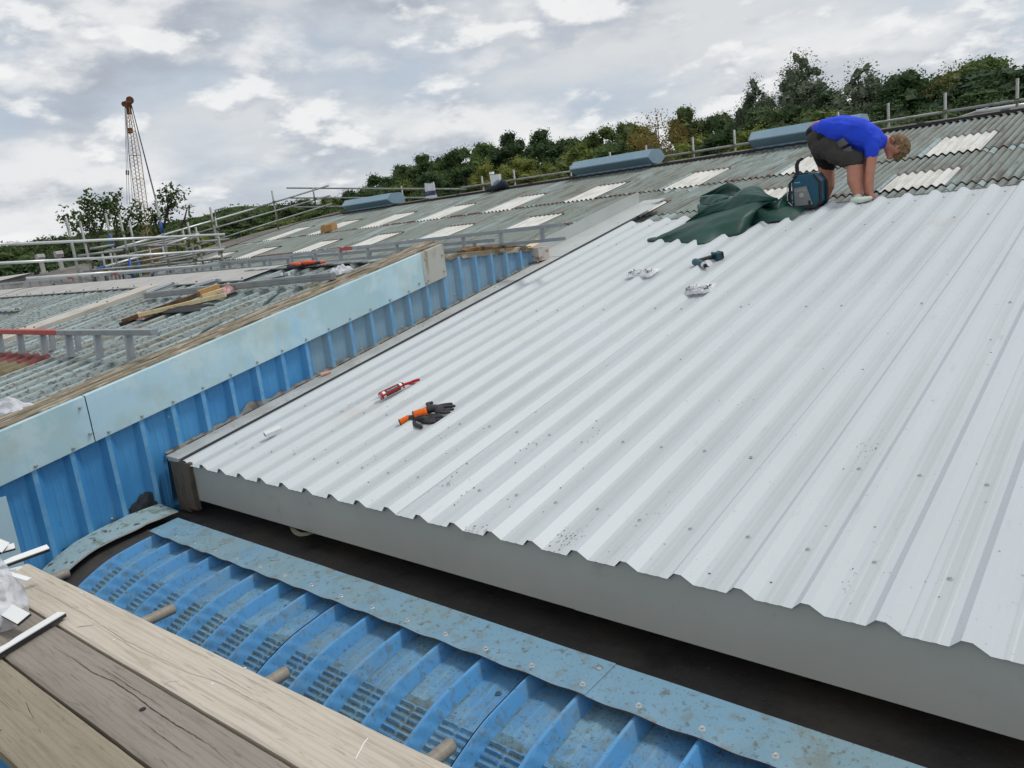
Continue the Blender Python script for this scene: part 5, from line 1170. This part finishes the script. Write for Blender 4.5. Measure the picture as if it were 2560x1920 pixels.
# ------------------------------------------------------------ scaffolding
def coupler(p, par):
    mb = MB(); mb.box(p, (.055, .055, .045)); mb.tube(p+V((-.045, 0, .0)), p+V((.045, 0, 0)), .010, 6); mb.build('coupler', M['coupler'], par)
def pole(a, c, par, nm='tube', mt=None, r=.019): mb = MB(); mb.tube(a, c, r, 8); mb.build(nm, mt or M['galv'], par, smooth=True)
t = thing('guard_rail_scaffold', 'single line of scaffold tube and upright posts running along behind the ridge', 'scaffold', (-6, 12.4, 0))
for k, (x, z) in enumerate(((-13.69, .957), (-11.21, .868), (-10.34, .886), (-8.95, .78), (-8.05, .91), (-7.3, .92), (-6.405, .921), (-5.67, .921), (-4.05, .92), (-3.36, .922), (-2.64, .928), (-1.81, .951), (-.9, .95))):
    pole(V((x, 12.4, -.6)), V((x, 12.4, z)), t, 'post')
    if k in (1, 2, 6, 7, 10, 11): coupler(V((x, 12.37, .68)), t)
pole(V((-11.80, 12.36, .705)), V((-8.8, 12.36, .681)), t, 'rail'); pole(V((-8.9, 12.36, .682)), V((-2.6, 12.36, .678)), t, 'rail'); pole(V((-2.7, 12.36, .680)), V((.5, 12.36, .665)), t, 'rail')
pole(V((-11.77, 12.44, .545)), V((-10.3, 12.44, .555)), t, 'rail')
pole(ony(2240, 345, 12.9), ony(2470, 271, 12.9), t, 'rail'); pole(ony(2440, 279, 12.9), ony(2600, 256, 12.9), t, 'rail', M['galvw'], .024)
for a, c in (((717, 470), (1165, 473)), ((726, 495), (1152, 494))): pole(ony(*a, 12.4), ony(*c, 12.36), t, 'rail')
pole(ony(737, 518, 12.4), ony(865, 516, 12.4), t, 'rail')
t = thing('verge_scaffold', 'sloping scaffold rails and posts up the far left edge of the old roof', 'scaffold', (-15.9, 9.5, 0))
XV = -15.9
for a, c in (((292, 621), (640, 520)), ((632, 522), (821, 464)), ((388, 612), (825, 489)), ((470, 622), (830, 509))): pole(onx(*a, XV), onx(*c, XV), t, 'rail', M['galvw'] if a[0] == 292 else M['galv'])
for (a, c) in (((679.4, 477), (700.5, 575)), ((525, 518), (556, 650)), ((455, 572), (470, 640)), ((537, 543), (566, 660)), ((782, 470), (790, 500))):
    p = onx(*a, XV); q = onx(*c, XV); pole(p, V((p.x, p.y, q.z-.1)), t, 'post'); coupler(V((XV+.02, p.y, p.z-.25)), t)
t = thing('access_scaffold', 'tangle of scaffold tubes with white handrails and blue based props beyond the pale ridge', 'scaffold', (-13, 6, -.5))
XS = -12.5
for k, (a, c) in enumerate((((-60, 613), (44, 609)), ((40, 610), (561, 586)), ((-60, 661), (235, 646)), ((225, 647), (560, 624)), ((66, 696), (420, 671)), ((400, 672), (580, 660)))): pole(onx(*a, XS), onx(*c, XS), t, 'handrail', M['galvw'], .0205)
Z1 = lambda x, y: (x*.28933, 200+y*.28933)
for k, (a, c, X) in enumerate((((570, 1195), (735, 1760), -13), ((690, 1220), (850, 1760), -13), ((910, 1150), (1035, 1700), -13.6), ((1030, 1160), (1130, 1600), -13.6), ((1115, 1215), (1210, 1600), -14), ((1345, 1040), (1500, 1650), -13.4), ((1620, 1230), (1720, 1620), -12.6), ((1815, 1100), (1905, 1500), -14.5), ((1880, 1330), (1965, 1570), -12.6), ((1575, 1280), (1650, 1560), -14.5), ((1690, 1270), (1760, 1590), -14), ((880, 1490), (920, 1640), -13.8), ((950, 1480), (1010, 1640), -14.2), ((1290, 1450), (1330, 1600), -14.2), ((1400, 1420), (1440, 1600), -14.4))):
    p = onx(*Z1(*a), X); q = onx(*Z1(*c), X); pole(p, V((p.x, p.y, q.z-.35)), t, 'standard', r=.023 if k in (0, 5) else .020)
    coupler(V((X, p.y, p.z-.30)), t); coupler(V((X, p.y, p.z-.62)), t)
    if k in (3, 4): pole(V((X, p.y, q.z-.3)), V((X, p.y, q.z+.10)), t, 'blue_sleeve', M['bluepaint'], .027)
    if k in (2, 5): pole(V((X, p.y, p.z-.55)), V((X, p.y, p.z-.35)), t, 'blue_sleeve', M['bluepaint'], .025)
for a, c, X in (((780, 1460), (985, 1425), -13.2), ((905, 1480), (1640, 1345), -13.6), ((1010, 1455), (1345, 1360), -14.0), ((675, 1520), (1060, 1470), -13.3), ((1000, 1470), (1700, 1360), -14.2), ((830, 1635), (1300, 1500), -13.6), ((1100, 1440), (1600, 1420), -14.1), ((715, 1650), (1330, 1600), -13.2), ((980, 1610), (1690, 1480), -13.8), ((1040, 1640), (1700, 1520), -14.3), ((1330, 1600), (1960, 1540), -13.5), ((1480, 1510), (1950, 1440), -14.2), ((1560, 1580), (2000, 1525), -12.7), ((1450, 1420), (1720, 1330), -13.9), ((850, 1560), (1500, 1430), -14.6), ((1200, 1640), (1700, 1590), -14.0), ((1700, 1400), (1980, 1375), -14.4), ((1380, 1560), (1940, 1450), -13.3)):
    pole(onx(*Z1(*a), X), onx(*Z1(*c), X), t, 'ledger', M['galvw'] if a in ((1010, 1455), (830, 1635), (1450, 1420)) else M['galv'])
pole(onx(*Z1(830, 1635), -13.55), onx(*Z1(905, 1612), -13.55), t, 'blue_sleeve', M['bluepaint'], .024)

# ------------------------------------------------------------ distance: roofs, crane, woods
t = thing('flat_roofed_shed', 'low brown roofed shed with two pale flues behind the left scaffold', 'building', at(160, 720, 30))
def slab(pts, dep, mt, nm, par=t):
    mb = MB(); n = len(pts); q = [p+V((0, 0, -dep)) for p in pts]; mb.add(list(pts)+q, [tuple(range(n)), tuple(range(n, 2*n))[::-1]]+[(i, n+i, n+(i+1) % n, (i+1) % n) for i in range(n)]); return mb.build(nm, mt, par)
a = at(60, 700, 27); 
slab([at(68, 693, 27), at(210, 658, 30), at(330, 690, 29), at(220, 745, 20), at(20, 770, 18)], .3, M['farroof'], 'roof')
slab([at(-60, 700, 26), at(84, 681, 27), at(66, 694, 27), at(-60, 716, 25)], 4, M['ridgeL'], 'wall')
mb = MB(); c = at(160, 720, 28); mb.box(V((c.x, c.y, -4.2)), (9, 7, 3.4), Matrix.Rotation(.3, 3, 'Z')); mb.build('brick_wall', M['wallbrick'], t)
for (x, y, h) in ((100, 672, 1), (146, 664, 1)):
    p = at(x+2, y-22, 26.8); mb = MB(); mb.box(p+V((0, 0, -.14)), (.10, .10, .46)); mb.prism([(p.x-.07, p.z-.02), (p.x+.07, p.z-.02), (p.x+.12, p.z+.08), (p.x+.08, p.z+.17), (p.x-.08, p.z+.17), (p.x-.12, p.z+.08)], 'y', p.y-.10, p.y+.10); mb.box(p+V((0, 0, -.36)), (.17, .17, .06))
    mb.build('flue', M['ridgeL'], t)
t2 = thing('dark_roofed_shed', 'dark weathered pitched roof beyond the far left verge of the old roof', 'building', at(620, 600, 24))
slab([at(505, 622, 22), at(640, 582, 24), at(760, 552, 27), at(850, 528, 28), at(860, 560, 21), at(640, 640, 20), at(540, 668, 20)], .2, M['farroof'], 'roof', t2)
mb = MB(); c = at(640, 640, 24); mb.box(V((c.x-1.5, c.y+2, -3.6)), (9, 4, 4.6)); mb.build('brick_wall', M['wallbrick'], t2)
t2 = thing('rear_shed', 'brown corrugated roof rising behind the ridge at the right edge of the photo', 'building', at(2500, 290, 17))
slab([at(2310, 322, 17), at(2420, 292, 18.5), at(2570, 260, 19), at(2700, 240, 19), at(2700, 330, 14.5), at(2400, 345, 14.5)], .2, M['farroof'], 'roof', t2)
mb = MB(); c = at(2560, 300, 19.5); mb.box(V((c.x, c.y+1, -3.2)), (5, 3, 6.0)); mb.build('brick_wall', M['wallbrick'], t2)

# crane boom
t = thing('lattice_crane', 'rusty yellow lattice crane boom with hoist ropes standing tall beyond the trees', 'crane', at(364, 600, 60))
DB = 60
top = at(321, 268, DB); bot = at(366, 600, DB); ax = (bot-top).normalized(); vr = (top+bot).normalized(); s1 = ax.cross(vr).normalized(); s2 = ax.cross(s1).normalized()
LB = (bot-top).length
def cor(s, i, j):
    w_ = .09+.17*min(1, s/(.34*LB)); return top+ax*s+(s1*math.cos(.5)+s2*math.sin(.5))*(w_*i)+(-s1*math.sin(.5)+s2*math.cos(.5))*(w_*j)
mb = MB(); cs = ((-1, -1), (1, -1), (1, 1), (-1, 1))
for i, j in cs: mb.path([cor(LB*k/12, i, j) for k in range(13)], .026, 5)
mb.build('chord', M['craney'], t)
mb = MB(); nb_ = 34
for k in range(nb_):
    for a in range(4):
        p = cs[a]; q = cs[(a+1) % 4]
        mb.tube(cor(LB*k/nb_, *p), cor(LB*(k+1)/nb_, *q), .010, 4)
        if k % 6 == 0: mb.tube(cor(LB*k/nb_, *p), cor(LB*k/nb_, *q), .022, 4)
mb.build('lacing', M['craney'], t)
mb = MB(); hd = top-ax*.15; mb.box(hd, (.36, .32, .45), Matrix.Rotation(.4, 3, 'Y')); mb.tube(hd+rt*.12-dn*.30-vr*.15, hd+rt*.12-dn*.30+vr*.15, .24, 14); mb.tube(hd-rt*.26-dn*.05-vr*.1, hd-rt*.26-dn*.05+vr*.1, .17, 12); mb.bar(hd, hd+ax*.6, .30, .2, vr); mb.box(cor(LB*.17, 0, 0)-rt*.1, (.26, .24, .35)); mb.build('boom_head', M['craneb'], t, bevel=.03)
mb = MB()
for (a, c) in (((312, 262), (318, 510)), ((313, 262), (324, 512)), ((312.5, 262), (336, 560))): mb.tube(at(*a, DB-.6), at(*c, DB-.6), .014, 4)
for (a) in ((316, 431), (321, 432)): p = at(*a, DB-.6); mb.tube(p-dn*.15, p+dn*.15, .05, 6)
mb.build('hoist_rope', M['cable'], t)
mb = MB()
for d_ in (0, 1.6, 3): mb.tube(at(328+d_*.3, 262, DB), at(388+d_, 500, DB), .016, 4)
mb.build('pendant_rope', M['cable'], t)

def leafcard(mb, p, s_, nrm, mi=0):
    t_ = nrm.orthogonal().normalized(); t_ = Matrix.Rotation(random.uniform(0, 6.28), 3, nrm) @ t_; b_ = nrm.cross(t_)
    mb.v += [p+t_*s_*.9, p+b_*s_*.5, p-t_*s_*.9, p-b_*s_*.5]; k = len(mb.v); mb.f.append((k-4, k-3, k-2, k-1)); mb.m.append(mi)
def rdir():
    z = random.uniform(-1, 1); a = random.uniform(0, 2*math.pi); q = math.sqrt(1-z*z); return V((q*math.cos(a), q*math.sin(a), z))
def tree(mt, seed, H=10.0, rx=3.2, z0=.22, nb=190, nl=95, ls=.085, spire=0.0, gap=0.0, bark='bark', nm='tree', zs=.9):
    """tapered trunk, limbs, and a crown of leaf-sized faces in uneven clumps"""
    random.seed(seed); root = thing(nm, None, None, (0, 0, 0))
    clumps = []
    for k in range(nb):
        d = rdir(); q = random.uniform(.45, 1.0)
        z = H*(z0+(1-z0)*(.5+.46*d.z*q)); f = (z/H-z0)/(1-z0)
        w_ = rx*(max(.06, math.sin(math.pi*min(1, f*.80+.14)))**.7)*(1-spire*f)
        c = V((d.x*w_*q, d.y*w_*q, z)); 
        if gap and noise.noise(c*.6+V((seed, 0, 0))) < gap-.5: continue
        clumps.append((c, random.uniform(.13, .27)*rx*(1-.20*f)))
    mb = MB()
    for c, r_ in clumps:
        if mt != 'leafo': mb.grid(7, 5, lambda u, v: c+V((math.sin(v*math.pi)*math.cos(u*2*math.pi), math.sin(v*math.pi)*math.sin(u*2*math.pi), math.cos(v*math.pi)*zs))*r_*((.58 if mt != 'leafw' else .38)+.5*noise.noise(c+V((u*7, v*7, 0)))))
        for _ in range(nl):
            d = rdir(); d.z = d.z*.9+.08; p = c+V((d.x, d.y, d.z*zs))*r_*random.uniform(.62, 1.20)
            n_ = (d+rdir()*.9).normalized(); leafcard(mb, p, ls*random.uniform(.6, 1.25), n_)
    mb.build('crown', M[mt], root)
    mb = MB(); mb.path([(0, 0, -.5), (.1, 0, H*.25), (0, .1, H*.55), (.1, 0, H*.9)], [.04*H*.6, .032*H*.6, .02*H*.6, .004*H], 7)
    for k in range(0, len(clumps), 4):
        c = clumps[k][0]; b_ = V((0, 0, max(H*.15, c.z*.55))); mid = (b_+c)/2+V((0, 0, -.02*H)); mb.path([b_, mid, c], [.010*H, .006*H, .002*H], 5)
    mb.build('trunk', M[bark], root); return root
PR = [tree('leaf', 1), tree('leafd', 2, rx=3.4), tree('leafy', 3, rx=2.9), tree('leafo', 4, rx=3.6, bark='palebark', nl=90, nb=120), tree('leafw', 5, rx=1.9, H=10, spire=.25, nl=75, ls=.055, z0=.12, nb=330, zs=1.7), tree('leafd', 6, rx=2.6, spire=.10, nb=220), tree('leaf', 7, rx=3.0, nb=210)]
PROTO_H = 10.0
used = set(); GZ = -6.3
def plant(kind, px, py, wpx, dist, lab, cat='tree', group='trees in the wood behind the ridge'):
    src = PR[kind]; dist *= 2.0; top_ = at(px, py, dist); h = top_.z-GZ
    o = src if kind not in used else copy_tree(src); used.add(kind)
    o.location = (top_.x, top_.y, GZ)
    rx = {0: 3.2, 1: 3.4, 2: 2.9, 3: 3.6, 4: 1.9, 5: 2.6, 6: 3.0}[kind]
    sx_ = wpx/1955*dist/2/rx*2.15
    o.scale = (sx_, sx_, h/9.75); o.rotation_euler = (0, 0, random.uniform(0, 6.28))
    tag(o, lab, cat, group); return o
F = 1.157
random.seed(21)
BACK = [   # kind, x, top y, width in the 2212 wide view, distance, label
 (1, 2190, 124, 190, 33, 'dark broad tree at the right edge of the photo, tallest of the wood there'),
 (3, 2055, 150, 90, 35, 'dark tree tinged rusty orange on its left side, near the right edge'),
 (0, 2110, 124, 120, 36, 'bushy dark green tree just right of the orange tinged one near the right edge'),
 (1, 1965, 143, 130, 36, 'dark rounded tree above the scaffold post right of the person'),
 (4, 1870, 140, 110, 37, 'feathery willow leaning right, above the person'),
 (5, 1925, 190, 90, 35, 'dark shorter tree filling the gap between the leaning willow and the rounded tree'),
 (4, 1722, 118, 105, 40, 'tall silvery willow, highest of the trees right of the middle'),
 (4, 1626, 172, 70, 42, 'smaller silvery willow left of the tall one'),
 (5, 1790, 200, 100, 38, 'dark tree between the tall silvery willow and the leaning willow'),
 (1, 1670, 215, 110, 38, 'dark tree below and between the two silvery willows'),
 (1, 1548, 233, 80, 44, 'round dark crown just left of the smaller silvery willow'),
 (5, 1480, 234, 70, 44, 'dark ragged topped tree right of the orange brown tree'),
 (3, 1418, 250, 105, 38, 'orange brown tree with pale bare branches above the middle ventilator'),
 (0, 1355, 262, 90, 46, 'green rounded tree left of the orange brown tree'),
 (6, 1300, 272, 80, 47, 'green tree second to the left of the orange brown one'),
 (1, 1245, 285, 80, 48, 'dark green tree right of the pair of dark crests'),
 (5, 1168, 283, 80, 48, 'dark crested tree, right one of the pair above the two bags on the ridge'),
 (5, 1098, 289, 72, 50, 'dark crested tree, left one of the pair above the two bags on the ridge'),
 (0, 1040, 306, 80, 51, 'green tree left of the pair of dark crests'),
 (6, 985, 318, 80, 52, 'green rounded tree above the right end of the left ventilator rail'),
 (5, 910, 336, 66, 54, 'dark thin topped tree with sky showing beside its stem'),
 (1, 955, 330, 66, 55, 'small dark crown right of the thin topped tree'),
 (0, 865, 354, 70, 56, 'green tree left of the thin topped dark tree'),
 (6, 815, 376, 72, 58, 'green crown where the tall wood begins above the left ventilator'),
 (1, 765, 404, 70, 60, 'low dark crown just left of the ventilator, first of the tall wood'),
 (0, 710, 424, 70, 62, 'low green crown behind the crossing scaffold rails'),
 (5, 655, 432, 60, 64, 'low dark crown behind the sloping verge rails'),
 (6, 600, 444, 70, 64, 'low green crown left of the verge rail post'),
 (0, 540, 456, 70, 64, 'low green crown above the upper verge rail'),
 (1, 480, 464, 80, 60, 'dark low crown right of the sparse sapling by the crane'),
 (1, 18, 520, 50, 62, 'dark tree at the left edge of the photo above the white handrail'),
]
for k, x, y, w_, d_, lab in BACK: plant(k, x*F, y*F, w_*F, d_, lab)
FRONT = [
 (2, 1645, 262, 90, 30, 'yellow green tree in front of the dark wood, left of the person'),
 (0, 1560, 275, 90, 31, 'green front row tree above the post left of the right hand ventilator'),
 (2, 1500, 288, 80, 33, 'yellow green front row tree right of the middle ventilator'),
 (2, 1240, 312, 80, 37, 'yellow green tree above the left end of the middle ventilator'),
 (0, 1330, 305, 100, 36, 'green front row tree behind the middle ventilator'),
 (2, 1130, 332, 90, 39, 'light green tree with visible forked stem above the white bucket'),
 (2, 1060, 344, 70, 40, 'yellowish round crown left of the forked tree'),
 (6, 1000, 358, 80, 41, 'green front row crown above the printed bag'),
 (0, 930, 372, 80, 43, 'green front row crown left of the printed bag'),
 (2, 870, 384, 70, 44, 'yellow green front row crown above the left ventilator'),
 (6, 800, 405, 80, 46, 'green front row crown at the left ventilator'),
 (0, 1760, 235, 120, 30, 'green front row tree hidden partly behind the blue t-shirt'),
 (1, 1850, 240, 120, 29, 'dark tree directly behind the back of the person'),
 (1, 1980, 230, 140, 28, 'dark tree behind the posts right of the person'),
 (5, 2110, 200, 130, 28, 'dark tree low at the right edge behind the brown roof'),
 (0, 620, 470, 120, 48, 'low green bush row behind the dark shed roof'),
 (6, 700, 452, 120, 48, 'low green bush behind the crossing scaffold rails'),
 (0, 480, 495, 120, 44, 'green bushy tree right of the crane foot'),
 (2, 400, 505, 80, 42, 'yellowish bush right under the crane boom'),
 (3, 330, 512, 40, 30, 'small rusty brown shrub among the scaffold tubes'),
 (0, 260, 520, 120, 44, 'green bushy tree left of the crane foot'),
 (6, 180, 530, 120, 42, 'green rounded bush left of the tall scaffold posts'),
 (1, 60, 545, 120, 36, 'dark bush behind the white handrails at the left edge'),
 (1, 130, 560, 90, 34, 'dark bush behind the two pale flues'),
 (0, -40, 540, 120, 40, 'dark green bush cut by the left edge of the photo'),
]
for k, x, y, w_, d_, lab in FRONT: plant(k, x*F, y*F, w_*F, d_, lab)
# sparse saplings close behind the scaffold
def sapling(lab, segs, D_, nl, seed):
    random.seed(seed); base = at(segs[0][0][0], segs[0][0][1], D_); root = thing('sapling', lab, 'sapling', (base.x, base.y, GZ), 'saplings behind the scaffold')
    mb = MB(); lf = MB(); b0 = V((base.x, base.y, GZ)); mb.path([b0, base], [.09, .04], 6)
    for sg in segs:
        pts = [at(x, y, D_+random.uniform(-.3, .3)) for x, y in sg]; mb.path(pts, [.035-.028*i/(len(pts)-1) for i in range(len(pts))], 5)
        for i in range(len(pts)-1):
            for _ in range(int(nl*.7*(.35 if i == 0 else 1))):
                q = pts[i]+(pts[i+1]-pts[i])*random.random(); c = q+rdir()*random.uniform(.0, .36)
                if random.random() < .2: mb.tube(q, c, .006, 4)
                for _ in range(5): leafcard(lf, c+rdir()*.10, random.uniform(.035, .075), rdir())
    mb.build('trunk', M['bark'], root); lf.build('crown', M['leafy'] if seed % 2 else M['leaf'], root)
sapling('bare topped sapling with one leafy tuft, leftmost behind the scaffold', [[(215, 600), (190, 575), (168, 548), (155, 540)]], 22, 14, 2)
sapling('leafy sapling left of the crane boom, broadest of the group', [[(245, 600), (232, 560), (218, 515), (222, 500)], [(245, 590), (215, 565), (205, 540)], [(250, 580), (262, 545), (258, 515), (256, 505)]], 23, 44, 4)
sapling('leafy sapling just left of the hoist ropes', [[(290, 600), (292, 560), (285, 515), (283, 500)], [(300, 600), (318, 560), (335, 510)], [(320, 590), (345, 560), (350, 535)]], 24, 40, 6)
sapling('tall thin sapling right of the crane boom with leaves reaching highest', [[(400, 600), (415, 545), (430, 500), (445, 475)], [(400, 590), (385, 545), (380, 520)], [(410, 570), (420, 505), (412, 475)], [(395, 600), (375, 560)]], 24, 44, 8)
sapling('thin bare twig with two small leaves right of the tall sapling', [[(440, 600), (462, 545), (468, 520), (488, 515)]], 24, 3, 10)
# far wooded hill and undergrowth
random.seed(5)
mb = MB()
def hill(u, v): 
    px = -350+1750*u; D_ = 170+20*v
    tops = [(-350, 625), (0, 618), (60, 610), (130, 600), (200, 588), (280, 574), (400, 560), (520, 538), (560, 522), (600, 514), (640, 516), (700, 512), (1400, 500)]
    for (a, ya), (c, yc) in zip(tops, tops[1:]):
        if a <= px <= c: y = ya+(yc-ya)*(px-a)/(c-a)
    p = at(px, y, D_); return V((p.x, p.y, GZ+(p.z-GZ)*(1-abs(v-.5)*1.2 if v > .5 else v*2)))
mb.grid(80, 10, hill); tag(mb.build('hill', M['leafd']), kind='structure')
mb = MB()
for k in range(26000):
    u = random.random(); v = random.random()*.5+.02; p = hill(u, v); p.z += abs(noise.noise(p*.12))*3.0*(.3+v)-.3
    d = rdir(); leafcard(mb, p+d*random.uniform(0, 1.0), random.uniform(.25, .5), d)
tag(mb.build('woodland', M['leafd']), 'far wooded hillside fading behind the scaffold on the left', 'woodland', kind='stuff')
mb = MB()
for k in range(60000):
    px = random.uniform(-100, 2700); D_ = random.uniform(54, 100); base_ = at(px, 600, D_); z = GZ+random.random()**.6*(5.8+D_*(.010+.060*min(1, max(0, (px-700)/1700)))+1.2*noise.noise(V((base_.x*.3, base_.y*.3, 0))))
    d = rdir(); leafcard(mb, V((base_.x, base_.y, z)), random.uniform(.10, .19), d)
tag(mb.build('undergrowth', M['leafd']), 'dark undergrowth beneath the trees of the wood', 'undergrowth', kind='stuff')
# lamp post far away
mb = MB(); p = at(541, 625, 50); q = at(538, 525, 50); mb.tube(p, q, .04, 6); mb.tube(q, q+V((.55, .2, .03)), .03, 6); mb.box(q+V((.6, .2, .03)), (.3, .12, .06))
single(mb, 'street_lamp', M['galv'], 'thin grey street lamp behind the sloping verge rails', 'lamp')
